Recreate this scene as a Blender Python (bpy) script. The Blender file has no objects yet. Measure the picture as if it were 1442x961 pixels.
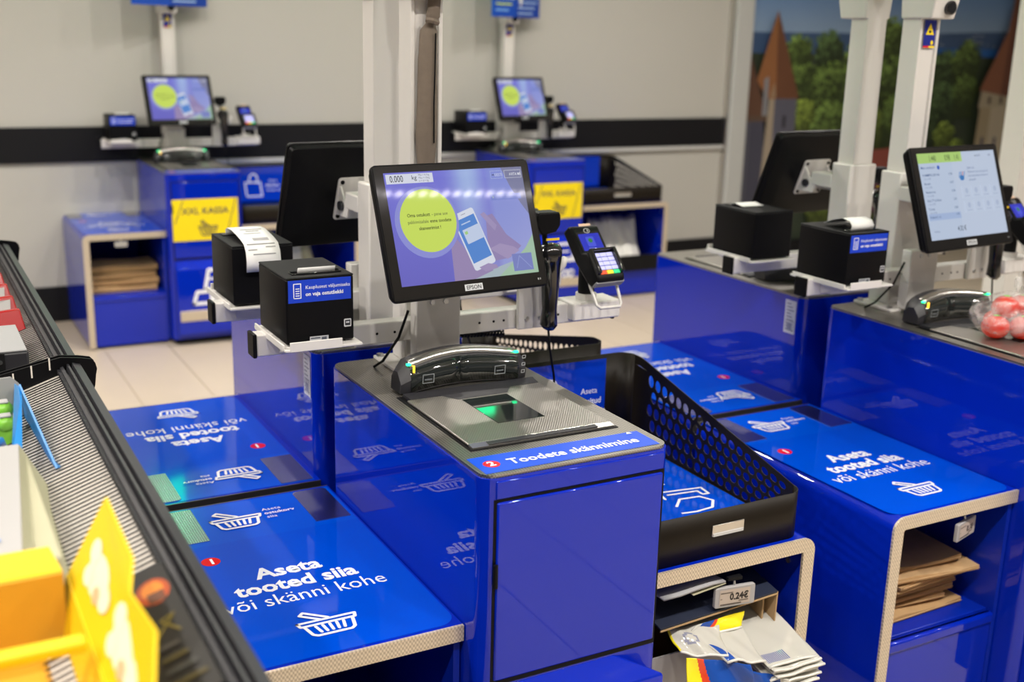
import bpy, math, random
from mathutils import Vector, Matrix
random.seed(7)
PI = math.pi
scn = bpy.context.scene
COL = scn.collection

# ------------------------------------------------------------------ camera
PITCH, ROLL, YAW = .2626645, .0256679, -.5028202
cam_d = bpy.data.cameras.new('camera'); cam = bpy.data.objects.new('camera', cam_d); COL.objects.link(cam)
cam_d.sensor_width = 36.0; cam_d.lens = 40.0; cam_d.clip_start = .05
fwd = Matrix.Rotation(YAW, 3, 'Z') @ Vector((0, math.cos(PITCH), -math.sin(PITCH)))
rgt = Matrix.Rotation(YAW, 3, 'Z') @ Vector((1, 0, 0)); upv = rgt.cross(fwd)
r2 = rgt*math.cos(ROLL) + upv*math.sin(ROLL); u2 = -rgt*math.sin(ROLL) + upv*math.cos(ROLL)
cam.matrix_world = Matrix(((r2.x, u2.x, -fwd.x, 0), (r2.y, u2.y, -fwd.y, 0), (r2.z, u2.z, -fwd.z, 1.58), (0, 0, 0, 1)))
scn.camera = cam
cam_d.dof.use_dof = True; cam_d.dof.focus_distance = 2.12; cam_d.dof.aperture_fstop = 3.0

# ------------------------------------------------------------------ world, lights, exposure
wld = bpy.data.worlds.new('world'); scn.world = wld; wld.use_nodes = True
bg = wld.node_tree.nodes['Background']; bg.inputs[0].default_value = (1.0, .94, .88, 1); bg.inputs[1].default_value = .20
scn.view_settings.view_transform = 'Standard'; scn.view_settings.look = 'None'
scn.view_settings.exposure = 0.0; scn.view_settings.gamma = 1.0; scn.view_settings.use_curve_mapping = False
CEIL = 3.3
TRACKS = [(.2, -1.6, .98, 9, 23.0), (2.5, -3.0, .85, 3, 40.0), (4.6, -.7, .95, 7, 18.0)]   # y, first x, spacing, lamps, watts each; middle track is added side fill

# ------------------------------------------------------------------ materials
def lin(c):
    if isinstance(c, str):
        c = [int(c[i:i+2], 16)/255 for i in (0, 2, 4)]
        c = [x/12.92 if x <= .04045 else ((x+.055)/1.055)**2.4 for x in c]
    return tuple(c[:3]) + (1.0,)
def pmat(name, col, rough=.5, metal=0.0, coat=0.0, spec=.5, emit=None, es=1.0, trans=0.0, alpha=1.0):
    m = bpy.data.materials.new(name); m.use_nodes = True
    b = m.node_tree.nodes['Principled BSDF']
    b.inputs['Base Color'].default_value = lin(col); b.inputs['Roughness'].default_value = rough
    b.inputs['Metallic'].default_value = metal; b.inputs['Coat Weight'].default_value = coat
    b.inputs['Specular IOR Level'].default_value = spec; b.inputs['Coat Roughness'].default_value = .04
    b.inputs['Transmission Weight'].default_value = trans; b.inputs['Alpha'].default_value = alpha
    if emit is not None:
        b.inputs['Emission Color'].default_value = lin(emit); b.inputs['Emission Strength'].default_value = es
    return m
def nodes(m): return m.node_tree.nodes, m.node_tree.links, m.node_tree.nodes['Principled BSDF']
def add_noise(m, scale, amt, bump=0.0, detail=4):
    n, l, b = nodes(m)
    tc = n.new('ShaderNodeTexCoord'); t = n.new('ShaderNodeTexNoise'); t.inputs['Scale'].default_value = scale; t.inputs['Detail'].default_value = detail
    l.new(tc.outputs['Object'], t.inputs['Vector'])
    base = tuple(b.inputs['Base Color'].default_value)
    r = n.new('ShaderNodeMapRange'); r.inputs[3].default_value = 1-amt; r.inputs[4].default_value = 1+amt
    l.new(t.outputs[0], r.inputs[0])
    mx = n.new('ShaderNodeVectorMath'); mx.operation = 'SCALE'; mx.inputs[0].default_value = base[:3]
    l.new(r.outputs[0], mx.inputs['Scale']); l.new(mx.outputs[0], b.inputs['Base Color'])
    if bump:
        bp = n.new('ShaderNodeBump'); bp.inputs['Strength'].default_value = bump; bp.inputs['Distance'].default_value = .002
        l.new(t.outputs[0], bp.inputs['Height']); l.new(bp.outputs[0], b.inputs['Normal'])
    return m
def add_dots(m, scale, lo, hi, rot=45, kind='check'):
    """fine embossed lattice: checker or wave lines as colour and relief"""
    n, l, b = nodes(m)
    tc = n.new('ShaderNodeTexCoord'); mp = n.new('ShaderNodeMapping'); mp.inputs['Rotation'].default_value = (0, 0, math.radians(rot))
    l.new(tc.outputs['Object'], mp.inputs['Vector'])
    if kind == 'check':
        t = n.new('ShaderNodeTexChecker'); t.inputs['Scale'].default_value = scale
        t.inputs[1].default_value = (1, 1, 1, 1); t.inputs[2].default_value = (0, 0, 0, 1); out = t.outputs[1]
    else:
        t = n.new('ShaderNodeTexWave'); t.inputs['Scale'].default_value = scale; out = t.outputs[1]
    l.new(mp.outputs[0], t.inputs['Vector'])
    r = n.new('ShaderNodeMix'); r.data_type = 'RGBA'; r.inputs[6].default_value = lin(lo); r.inputs[7].default_value = lin(hi)
    l.new(out, r.inputs[0]); l.new(r.outputs[2], b.inputs['Base Color'])
    bp = n.new('ShaderNodeBump'); bp.inputs['Strength'].default_value = .25; bp.inputs['Distance'].default_value = .0006
    l.new(out, bp.inputs['Height']); l.new(bp.outputs[0], b.inputs['Normal'])
    return m
def print_mat(name, rough, coat=0.0, emit=0.0):
    m = bpy.data.materials.new(name); m.use_nodes = True; n, l, b = nodes(m)
    a = n.new('ShaderNodeAttribute'); a.attribute_name = 'Col'
    b.inputs['Roughness'].default_value = rough; b.inputs['Coat Weight'].default_value = coat; b.inputs['Coat Roughness'].default_value = .05
    if emit:
        b.inputs['Base Color'].default_value = (.01, .01, .012, 1)
        l.new(a.outputs[0], b.inputs['Emission Color']); b.inputs['Emission Strength'].default_value = emit
    else: l.new(a.outputs[0], b.inputs['Base Color'])
    return m
M = {}
M['blue'] = pmat('blue_paint', (.001, .019, .44), .018, coat=.0)
M['blue_in'] = pmat('blue_paint_inside', (.002, .022, .38), .25)
M['steel'] = add_dots(pmat('dotted_steel', (.5, .49, .46), .34, metal=.9), 260, (.20, .19, .17), (.46, .44, .40))
M['ribsteel'] = add_dots(pmat('ribbed_steel', (.6, .58, .54), .34, metal=.9), 75, (.40, .38, .35), (.50, .475, .44), rot=35, kind='wave')
M['plainsteel'] = pmat('brushed_steel', (.66, .64, .61), .28, metal=1)
M['trim'] = add_dots(pmat('dotted_trim', (.6, .5, .38), .38, metal=.35), 210, (.50, .42, .32), (.74, .64, .50))
M['white'] = add_noise(pmat('white_metal', (.72, .70, .67), .38), 30, .02)
M['black'] = pmat('black_plastic', (.004, .004, .005), .4, spec=.14)
M['blackgloss'] = pmat('black_gloss', (.008, .008, .009), .1, coat=.4)
M['blackmat'] = pmat('black_matt', (.007, .007, .008), .6, spec=.16)
M['darkgrey'] = pmat('dark_grey_plastic', (.024, .024, .029), .42)
M['traymetal'] = pmat('tray_black_paint', (.012, .009, .006), .42, spec=.15)
M['glass'] = pmat('scanner_glass', (.012, .016, .016), .05, coat=.6)
M['wall'] = add_noise(pmat('wall_paint', (.50, .49, .455), .7), 1.4, .02)
M['wallgrey'] = pmat('trim_grey', (.55, .55, .54), .5)
M['band'] = pmat('black_band', (.006, .006, .008), .55, spec=.25)
M['tile'] = add_noise(pmat('beige_tile', (.56, .475, .375), .32), 6, .05)
M['grout'] = pmat('grout', (.42, .36, .28), .8)
M['ceil'] = pmat('ceiling_paint', (.75, .74, .72), .8)
M['col'] = pmat('column_paint', (.50, .51, .50), .45)
M['bolt'] = pmat('zinc_bolt', (.6, .62, .64), .3, metal=1)
M['kraft'] = add_noise(pmat('kraft_paper', (.50, .32, .15), .8), 40, .12)
M['kraft2'] = add_noise(pmat('kraft_paper_pale', (.60, .39, .19), .8), 40, .12)
M['paper'] = pmat('receipt_paper', (.86, .86, .85), .6)
M['cloth'] = add_noise(pmat('brown_sleeve', (.17, .135, .105), .85), 60, .15, .4)
M['green'] = pmat('green_led', (.0, .3, .12), .4, emit=(.02, 1.0, .35), es=3.0)
M['greenlamp'] = pmat('green_lamp', (.0, .4, .15), .4, emit=(.02, 1.0, .35), es=4.0)
M['amber'] = pmat('amber_led', (.6, .35, .0), .4, emit=(1, .55, .03), es=2.5)
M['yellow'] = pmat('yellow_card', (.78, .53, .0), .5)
M['yellowshade'] = add_noise(pmat('yellow_card_shaded', (.58, .29, .012), .7), 12, .1)  # yellow card darkened towards orange to give the carton's inside its shade
M['cream'] = add_noise(pmat('cream_card', (.42, .40, .27), .65), 8, .05)
M['whitecard'] = pmat('white_card', (.37, .36, .36), .5)
M['red'] = pmat('red_foil', (.36, .004, .007), .25, coat=.2)
M['bluecard'] = pmat('blue_card', (.02, .20, .55), .35)
M['bluefilm'] = pmat('blue_film', (.0, .22, .62), .2, coat=.5)
M['greenpack'] = pmat('green_pack', (.22, .55, .05), .35)
M['orange'] = pmat('orange_pack', (.8, .30, .02), .35)
M['cardboard'] = add_noise(pmat('corrugated_card', (.46, .30, .15), .8), 30, .1)
M['navycard'] = pmat('navy_card', (.012, .018, .04), .55)
M['bagwhite'] = pmat('white_polythene', (.72, .71, .66), .3, coat=.3)
M['bagyellow'] = pmat('yellow_polythene', (.85, .72, .01), .28, coat=.3)
M['bagblue'] = pmat('blue_polythene', (.01, .06, .32), .25, coat=.4)
M['bagred'] = pmat('red_polythene', (.65, .05, .02), .3)
M['grey'] = pmat('grey_plastic', (.30, .30, .31), .5)
M['tomato'] = pmat('tomato_skin', (.66, .03, .012), .25, coat=.3)
M['print'] = print_mat('flat_print', .45)
M['printgloss'] = print_mat('glossy_print', .06, .0)
M['printfoil'] = print_mat('mural_print_surface', .6)
M['screen'] = print_mat('lit_screen', .035, .0, .78)
M['patch'] = add_dots(pmat('antislip_film', (.2, .2, .24), .24, metal=1.0), 300, (.26, .26, .30), (.62, .62, .68))
M['ribs'] = pmat('dark_ribs', (.02, .018, .02), .5)
M['creamfloor'] = pmat('cream_shelf', (.78, .73, .66), .6)
M['led'] = pmat('led_lens', (1, .95, .95), .4, emit=(1, .93, .95), es=26)
M['lampface'] = pmat('lamp_face', (1, .95, .9), .4, emit=(1, .93, .86), es=60)
def film_mat():
    m = bpy.data.materials.new('clear_bag_film'); m.use_nodes = True; n, l = m.node_tree.nodes, m.node_tree.links
    b = n['Principled BSDF']; b.inputs['Base Color'].default_value = (.85, .82, .80, 1); b.inputs['Roughness'].default_value = .18
    tr = n.new('ShaderNodeBsdfTransparent'); mx = n.new('ShaderNodeMixShader')
    ns = n.new('ShaderNodeTexNoise'); ns.inputs['Scale'].default_value = 22; ns.inputs['Detail'].default_value = 3
    mr = n.new('ShaderNodeMapRange'); mr.inputs[1].default_value = .42; mr.inputs[2].default_value = .72; mr.inputs[3].default_value = .05; mr.inputs[4].default_value = .52
    tc = n.new('ShaderNodeTexCoord'); l.new(tc.outputs['Object'], ns.inputs['Vector'])
    l.new(ns.outputs[0], mr.inputs[0]); l.new(mr.outputs[0], mx.inputs[0]); l.new(tr.outputs[0], mx.inputs[1]); l.new(b.outputs[0], mx.inputs[2])
    l.new(mx.outputs[0], n['Material Output'].inputs[0])
    return m
M['film'] = film_mat()

# ------------------------------------------------------------------ object helpers
def tag(o, label=None, cat=None, group=None, kind=None):
    if label: o['label'] = label
    if cat: o['category'] = cat
    if group: o['group'] = group
    if kind: o['kind'] = kind
    return o
def thing(name, label, cat, loc=(0, 0, 0), rz=0.0, group=None):
    o = bpy.data.objects.new(name, None); COL.objects.link(o); o.empty_display_size = .05
    o.location = loc; o.rotation_euler = (0, 0, rz)
    return tag(o, label, cat, group)
def rrect(x0, x1, y0, y1, r, n=6, corners=(1, 1, 1, 1)):
    """rounded rectangle polygon, ccw; corners: (x0y0, x1y0, x1y1, x0y1)"""
    pts = []
    for (cx, cy, a0, on, px, py) in ((x0+r, y0+r, PI, corners[0], x0, y0), (x1-r, y0+r, 1.5*PI, corners[1], x1, y0),
                                     (x1-r, y1-r, 0, corners[2], x1, y1), (x0+r, y1-r, .5*PI, corners[3], x0, y1)):
        if on and r > 0:
            for k in range(n+1):
                a = a0 + .5*PI*k/n; pts.append((cx+r*math.cos(a), cy+r*math.sin(a)))
        else: pts.append((px, py))
    return pts
class MB:
    def __init__(s): s.v = []; s.f = []
    def add(s, vs, fs):
        o = len(s.v); s.v += [tuple(p) for p in vs]; s.f += [tuple(i+o for i in q) for q in fs]; return s
    def box(s, x0, x1, y0, y1, z0, z1):
        return s.add([(x0, y0, z0), (x1, y0, z0), (x1, y1, z0), (x0, y1, z0), (x0, y0, z1), (x1, y0, z1), (x1, y1, z1), (x0, y1, z1)],
                     [(0, 3, 2, 1), (4, 5, 6, 7), (0, 1, 5, 4), (1, 2, 6, 5), (2, 3, 7, 6), (3, 0, 4, 7)])
    def prism(s, poly, a, b, ax='z'):
        """poly of 2d points; extruded along ax from a to b (z: (x,y), y: (x,z), x: (y,z))"""
        def P(p, t): return (p[0], p[1], t) if ax == 'z' else ((p[0], t, p[1]) if ax == 'y' else (t, p[0], p[1]))
        n = len(poly); vs = [P(p, a) for p in poly] + [P(p, b) for p in poly]
        return s.add(vs, [tuple(range(n))[::-1], tuple(range(n, 2*n))] + [(i, (i+1) % n, n+(i+1) % n, n+i) for i in range(n)])
    def loft(s, rings, cap=True):
        n = len(rings[0]); vs = [p for r in rings for p in r]; fs = []
        for k in range(len(rings)-1):
            for i in range(n): fs.append((k*n+i, k*n+(i+1) % n, (k+1)*n+(i+1) % n, (k+1)*n+i))
        if cap: fs += [tuple(range(n))[::-1], tuple(range((len(rings)-1)*n, len(rings)*n))]
        return s.add(vs, fs)
    def tube(s, pts, r, n=8):
        pts = [Vector(p) for p in pts]; rings = []; rs = r if isinstance(r, (list, tuple)) else [r]*len(pts)
        ref = Vector((0, 0, 1)) if abs((pts[-1]-pts[0]).normalized().z) < .9 else Vector((1, 0, 0))
        for i, p in enumerate(pts):
            d = (pts[min(i+1, len(pts)-1)] - pts[max(i-1, 0)]).normalized()
            a = d.cross(ref).normalized(); b = d.cross(a).normalized()
            rings.append([tuple(p + a*rs[i]*math.cos(t) + b*rs[i]*math.sin(t)) for t in [2*PI*k/n for k in range(n)]])
        return s.loft(rings)
    def cyl(s, p0, p1, r, n=14): return s.tube([p0, p1], r, n)
    def sheet(s, grid):
        """grid of rows of points -> quads"""
        nr, nc = len(grid), len(grid[0])
        return s.add([p for r in grid for p in r], [(i*nc+j, i*nc+j+1, (i+1)*nc+j+1, (i+1)*nc+j) for i in range(nr-1) for j in range(nc-1)])
    def sphere(s, c, r, nu=14, nv=9, fn=None):
        rings = []
        for j in range(1, nv):
            t = PI*j/nv; rg = []
            for i in range(nu):
                a = 2*PI*i/nu; d = Vector((math.sin(t)*math.cos(a), math.sin(t)*math.sin(a), math.cos(t)))
                k = fn(d) if fn else 1
                rg.append((c[0]+r[0]*d.x*k, c[1]+r[1]*d.y*k, c[2]+r[2]*d.z*k))
            rings.append(rg)
        return s.loft(rings)
    def build(s, name, mat, parent=None, bevel=0.0, smooth=False, solid=0.0, seg=2):
        me = bpy.data.meshes.new(name); me.from_pydata(s.v, [], s.f); me.validate(); me.update()
        o = bpy.data.objects.new(name, me); COL.objects.link(o)
        if mat: me.materials.append(mat if not isinstance(mat, str) else M[mat])
        if parent: o.parent = parent
        if smooth:
            me.shade_smooth()
            if smooth != 'all':
                me.set_sharp_from_angle(angle=math.radians(38))
                if not bevel: wn = o.modifiers.new('flat_normals', 'WEIGHTED_NORMAL'); wn.keep_sharp = True; wn.weight = 100
        if solid:
            md = o.modifiers.new('solid', 'SOLIDIFY'); md.thickness = solid; md.offset = 0
        if bevel:
            md = o.modifiers.new('bevel', 'BEVEL'); md.width = bevel; md.segments = seg; md.limit_method = 'ANGLE'; md.angle_limit = math.radians(40)
            if not smooth: me.shade_smooth(); me.set_sharp_from_angle(angle=math.radians(60))
        return o
def box(name, mat, parent, x0, x1, y0, y1, z0, z1, bevel=0.0): return MB().box(x0, x1, y0, y1, z0, z1).build(name, mat, parent, bevel)

# text outlines as meshes, cached
_txt = {}
def text_mesh(body, bold):
    key = (body, bold)
    if key in _txt: return _txt[key]
    cu = bpy.data.curves.new('t', 'FONT'); cu.body = body; cu.size = 1; cu.resolution_u = 2; cu.offset = bold
    o = bpy.data.objects.new('t', cu); COL.objects.link(o)
    dg = bpy.context.evaluated_depsgraph_get(); me = o.evaluated_get(dg).to_mesh()
    vs = [(v.co.x, v.co.y) for v in me.vertices]; fs = [tuple(p.vertices) for p in me.polygons]
    bpy.data.objects.remove(o); bpy.data.curves.remove(cu)
    if vs: w = max(v[0] for v in vs)
    else: w = .3
    _txt[key] = (vs, fs, w); return _txt[key]
class Print:
    """flat print: coloured polygons laid on a plane with origin o and axes A, B"""
    def __init__(s, o, A, B, eps=.00025):
        s.o = Vector(o); s.A = Vector(A); s.B = Vector(B); s.N = s.A.cross(s.B).normalized(); s.eps = eps; s.v = []; s.f = []; s.c = []; s.k = 0
    def P(s, p): return tuple(s.o + s.A*p[0] + s.B*p[1] + s.N*(s.eps*s.k))
    def poly(s, pts, col, faces=None, up=True):
        if up: s.k += 1
        b = len(s.v); s.v += [s.P(p) for p in pts]
        for q in (faces or [tuple(range(len(pts)))]): s.f.append(tuple(i+b for i in q)); s.c.append([lin(col)]*len(q))
        return s
    def rect(s, x0, x1, y0, y1, col, r=0.0, up=True): return s.poly(rrect(x0, x1, y0, y1, r) if r else [(x0, y0), (x1, y0), (x1, y1), (x0, y1)], col, up=up)
    def disc(s, x, y, rx, ry, col, n=24, up=True): return s.poly([(x+rx*math.cos(2*PI*i/n), y+ry*math.sin(2*PI*i/n)) for i in range(n)], col, up=up)
    def grad(s, x0, x1, y0, y1, fn, nx=12, ny=12):
        s.k += 1; b = len(s.v)
        for j in range(ny+1):
            for i in range(nx+1): s.v.append(s.P((x0+(x1-x0)*i/nx, y0+(y1-y0)*j/ny)))
        for j in range(ny):
            for i in range(nx):
                q = [(i, j), (i+1, j), (i+1, j+1), (i, j+1)]
                s.f.append(tuple(b+a[1]*(nx+1)+a[0] for a in q)); s.c.append([lin(fn(a[0]/nx, a[1]/ny)) for a in q])
        return s
    def stroke(s, pts, w, col, close=False):
        s.k += 1; pp = list(pts) + ([pts[0]] if close else [])
        for a, b in zip(pp[:-1], pp[1:]):
            dx, dy = b[0]-a[0], b[1]-a[1]; L = math.hypot(dx, dy) or 1e-9; nx, ny = -dy/L*w/2, dx/L*w/2
            s.poly([(a[0]-nx, a[1]-ny), (b[0]-nx, b[1]-ny), (b[0]+nx, b[1]+ny), (a[0]+nx, a[1]+ny)], col, up=False)
        s.k += .25
        for p in pp: s.disc(p[0], p[1], w/2, w/2, col, 8, up=False)
        return s
    def text(s, body, x, y, size, col, bold=0.0, align='l', rot=0.0, sx=1.0):
        vs, fs, w = text_mesh(body, bold)
        if not vs: return s
        off = {'l': 0, 'c': -w/2, 'r': -w}[align]; c, sn = math.cos(rot), math.sin(rot)
        pts = [(x+((vx+off)*c*sx-vy*sn)*size, y+((vx+off)*sn*sx+vy*c)*size) for vx, vy in vs]
        return s.poly(pts, col, fs)
    def basket(s, x, y, w, col, t=.055):
        q = lambda a, b: (x+a*w, y+b*w)
        t *= w
        s.stroke([q(-.5, .12), q(.5, .12), q(.47, .0), q(-.47, .0)], t, col, True)
        s.stroke([q(-.42, 0), q(-.36, -.30), q(-.29, -.36), q(.29, -.36), q(.36, -.30), q(.42, 0)], t, col)
        for k in range(5): s.stroke([q(-.24+.12*k, -.07), q(-.20+.10*k, -.27)], t*.9, col)
        s.stroke([q(-.10, .12), q(-.38, .36), q(-.30, .44), q(.04, .14)], t, col)
        return s
    def build(s, name, mat, parent=None):
        me = bpy.data.meshes.new(name); me.from_pydata(s.v, [], s.f)
        at = me.color_attributes.new('Col', 'FLOAT_COLOR', 'CORNER')
        fl = [x for c in s.c for q in c for x in q]; at.data.foreach_set('color', fl)
        me.update(); o = bpy.data.objects.new(name, me); COL.objects.link(o); me.materials.append(M[mat] if isinstance(mat, str) else mat)
        if parent: o.parent = parent
        return o
WHITE, RED, BLUEP = 'F2F4FA', 'DC0A1A', '0049CE'

# ------------------------------------------------------------------ the room
fl = MB().box(-9, 14, -9, 6.56, -.06, -.004).build('floor', 'grout'); tag(fl, 'beige tiled shop floor', kind='structure')
tile_me = None
TX, TY = .308, .92
for i in range(-5, 28):
    for j in range(-6, 2):
        x0 = .858 + i*TX; y0 = 4.85 + j*TY; y1 = min(y0+TY, 6.5)
        if y1-y0 < TY-.01:
            t = MB().box(0, TX-.004, 0, y1-y0-.004, -.004, 0).build('tile', 'tile', fl); t.location = (x0, y0, 0); continue
        if tile_me is None:
            t = MB().box(0, TX-.004, 0, TY-.004, -.004, 0).build('tile', 'tile', fl, .0012); tile_me = t
        else: t = tile_me.copy(); COL.objects.link(t); t.parent = fl
        t.location = (x0, y0, 0)
ce = MB().box(-9, 14, -9, 6.56, CEIL, CEIL+.08).build('ceiling', 'ceil'); tag(ce, 'white shop ceiling', kind='structure')
WY = 6.5
wb = MB().box(-9, 5.24, WY, WY+.15, 0, CEIL).build('wall_back', 'wall'); tag(wb, 'cream back wall with a black band', kind='structure')
bb = MB().box(-9, 5.24, WY-.012, WY, 0, .195).build('baseboard_back', 'band'); tag(bb, 'black skirting along the cream back wall', kind='structure')
tr = MB().box(-9, 5.235, WY-.02, WY, .866, 1.052).build('trim_1', 'band', None, .003); tag(tr, 'black bumper band along the cream back wall', kind='structure')
tr = MB().box(1.62, 5.235, WY-.024, WY, .835, .862).build('trim_2', 'wallgrey', None, .003); tag(tr, 'pale grey rail below the black band', kind='structure')
wr = MB().box(5.24, 14, WY+.07, WY+.15, 0, CEIL).build('wall_right', 'wall'); tag(wr, 'wall behind the printed town mural', kind='structure')
bb = MB().box(5.45, 14, WY+.03, WY+.07, 0, .12).build('baseboard_right', 'band'); tag(bb, 'black skirting below the town mural', kind='structure')
# column between wall and mural
ct = thing('column', 'pale grey metal column between the cream wall and the town mural', 'column', (5.32, WY-.02, 0))
MB().prism(rrect(-.075, .085, -.05, .05, .02), 0, CEIL).build('shaft', 'col', ct, smooth=True)
MB().prism(rrect(-.09, -.075, -.03, .03, .004), 0, CEIL).build('edge_profile', 'plainsteel', ct)
box('base_collar', 'wallgrey', ct, -.095, .105, -.065, .065, 0, .03, .004)

# ------------------------------------------------------------------ ceiling lamps (fittings with area lights; the short left track is added fill)
lamp_no = 0
for (ty, tx0, ds, n, watts) in TRACKS:
    for k in range(n):
        x = tx0+ds*k
        nm = {.2: 'track over the nearest counters', 2.5: 'short added fill track left of the racks', 4.6: 'track over the aisle'}[ty]
        t = thing('ceiling_spot', 'white round ceiling spot lamp on the '+nm, 'lamp', (x, ty, CEIL), group='ceiling spots, '+nm)
        MB().cyl((0, 0, -.06), (0, 0, 0), .012, 8).build('stem', 'white', t)
        MB().loft([[(.075*math.cos(a), .075*math.sin(a), z) for a in [2*PI*i/16 for i in range(16)]] for z in (-.16, -.06)]).build('housing', 'white', t, smooth=True)
        MB().add([(.062*math.cos(2*PI*i/16), .062*math.sin(2*PI*i/16), -.161) for i in range(16)], [tuple(range(16))[::-1]]).build('lamp_face', 'lampface', t)
        ld = bpy.data.lights.new('spot_light', 'AREA'); ld.shape = 'DISK'; ld.size = .12; ld.energy = watts; ld.color = (1, .94, .87); ld.spread = math.radians(150)
        lo = bpy.data.objects.new('spot_light', ld); COL.objects.link(lo); lo.parent = t; lo.location = (0, 0, -.165)

LED_Y = -.95
t = thing('led_batten', 'long white ceiling batten with a row of led lenses', 'lamp', (3.6, LED_Y, CEIL))
box('housing', 'white', t, -2.6, 2.6, -.05, .05, -.09, -.02, .006); box('mounting_rail', 'white', t, -2.4, 2.4, -.02, .02, -.02, 0)
for k in range(64):
    x = -2.52+.08*k
    MB().add([(x+.026*math.cos(2*PI*i/12), .026*math.sin(2*PI*i/12), -.0905) for i in range(12)], [tuple(range(12))[::-1]]).build('lens', 'led', t)

# ------------------------------------------------------------------ checkout station builders
W, D, H = .38, .735, .88          # tower
PZ = .585                         # platform top
class Station:
    def __init__(s, x, y, rear, phrase, m):
        s.x, s.y, s.rear, s.ph, s.m = x, y, rear, phrase, m
        s.rz = PI if rear else 0.0
    def w(s, u, v, z):
        return (s.x + (W-u), s.y - v, z) if s.rear else (s.x+u, s.y+v, z)
    def mu(s, u): return .19 + s.m*(u-.19)          # mirrored layout when m = -1
    def thing(s, name, base, cat, u, v, z, rz=0.0, group=None):
        return thing(name, base+' '+s.ph, cat, s.w(u, v, z), s.rz+rz, group)

def tower(st, style):
    t = st.thing('checkout_tower', 'tall glossy blue steel scanning tower', 'cabinet', 0, 0, 0)
    MB().prism(rrect(0, W, 0, D, .028), .03, H-.006).build('body', 'blue', t, smooth=True)
    MB().prism(rrect(.02, W-.02, .02, D-.02, .02), 0, .03).build('plinth', 'blackmat', t)
    MB().prism(rrect(.003, W-.003, .003, D-.003, .026), H-.006, H).build('top_plate', 'steel', t, smooth=True)
    if not st.rear:
        top = .832
        box('front_band', 'blue', t, .024, W-.018, -.003, .004, .838, .870, .002)
        if style == 'far':
            zs = .45
        else: zs = .50
        box('door_seam', 'black', t, .021, W-.015, -.0008, .004, zs-.01, top+.005)
        dr = box('door', 'blue', t, .026, W-.020, -.005, .004, zs, top, .003)
        MB().cyl((.0235, -.006, .68), (.0235, -.006, .722), .0045, 10).build('hinge', 'black', t)
        # pull-out flap of the lower compartment, leaning forward
        y1 = zs-.012
        b0, b1 = (.075, .275) if style != 'far' else (.03, .36)
        f = MB().add([(b0, .002, y1), (b1, .002, y1), (.362, -.042, y1-.04), (.02, -.042, y1-.04), (.362, .002, y1-.06), (.02, .002, y1-.06),
                      (.362, -.042, .06), (.02, -.042, .06), (.362, .002, .06), (.02, .002, .06)],
                     [(0, 3, 2, 1), (1, 2, 4), (0, 5, 3), (3, 7, 6, 2), (2, 6, 8, 4), (3, 5, 9, 7), (7, 9, 8, 6), (0, 1, 4, 5), (5, 4, 8, 9)])
        fo = f.build('lower_flap', 'blue', t, .004)
        if style == 'far':
            box('beige_strip', 'trim', t, .03, .352, -.046, -.040, .13, .185, .004)
            p = Print((.10, -.0432, .19), (1, 0, 0), (0, 0, 1))
            p.stroke([(.06, .10), (.08, .20), (.19, .20), (.18, .11), (.06, .10)], .017, WHITE); p.stroke([(.08, .155), (.15, .155)], .01, WHITE)
            p.stroke([(.0, .03), (.02, .09), (.09, .09), (.09, .03), (.0, .03)], .017, WHITE)
            p.stroke([(.10, .04), (.12, .10), (.20, .10)], .016, WHITE)
            for cx in (.13, .17):
                p.stroke([(cx+.019*math.cos(a), .02+.019*math.sin(a)) for a in [2*PI*i/10 for i in range(10)]], .013, WHITE, True)
            p.build('cart_pictogram', 'printgloss', t)
            box('sign_board', 'yellow', t, .022, .352, -.0075, -.005, .538, .748)
            p = Print((.022, -.0078, .538), (1, 0, 0), (0, 0, 1)); NV = '1B2350'
            p.rect(.0, .33, .0, .21, 'F2D808'); p.text('XXL KASSA', .165, .135, .044, NV, .02, 'c', sx=1.05)
            p.stroke([(.055, .205), (.012, .09)], .004, NV); p.stroke([(.318, .205), (.265, .005)], .004, NV)
            p.basket(.175, .06, .095, NV, .05); p.build('sign_print', 'print', t)
        p = Print((.0, .0, H+.0002), (1, 0, 0), (0, 1, 0))
        p.rect(.012, .362, .013, .088, BLUEP); p.disc(.041, .05, .015, .015, RED); p.text('2', .041, .042, .026, WHITE, .03, 'c')
        p.text('Toodete skännimine', .072, .036, .0335, WHITE, .018, sx=.95); p.poly([(.333, .078), (.346, .078), (.3395, .087)], WHITE)
        p.build('scan_sticker', 'print', t)
    else:
        p = Print((W+.0006, D-.125, .0), (0, 1, 0), (0, 0, 1))
        if True:
            p.rect(.05, .095, .765, .862, 'DCDCE0'); 
            for k in range(9): p.rect(.056, .056+.018+.014*((k*7) % 3)/2, .85-.0095*k, .853-.0095*k, '70748A', up=False if k else True)
            p.stroke([(.056, .772), (.089, .772), (.089, .80), (.056, .80)], .001, '4A4E62', True)
            p.rect(.062, .083, .776, .796, '8A8EA4')
        p.build('asset_label', 'print', t)
    return t

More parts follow.
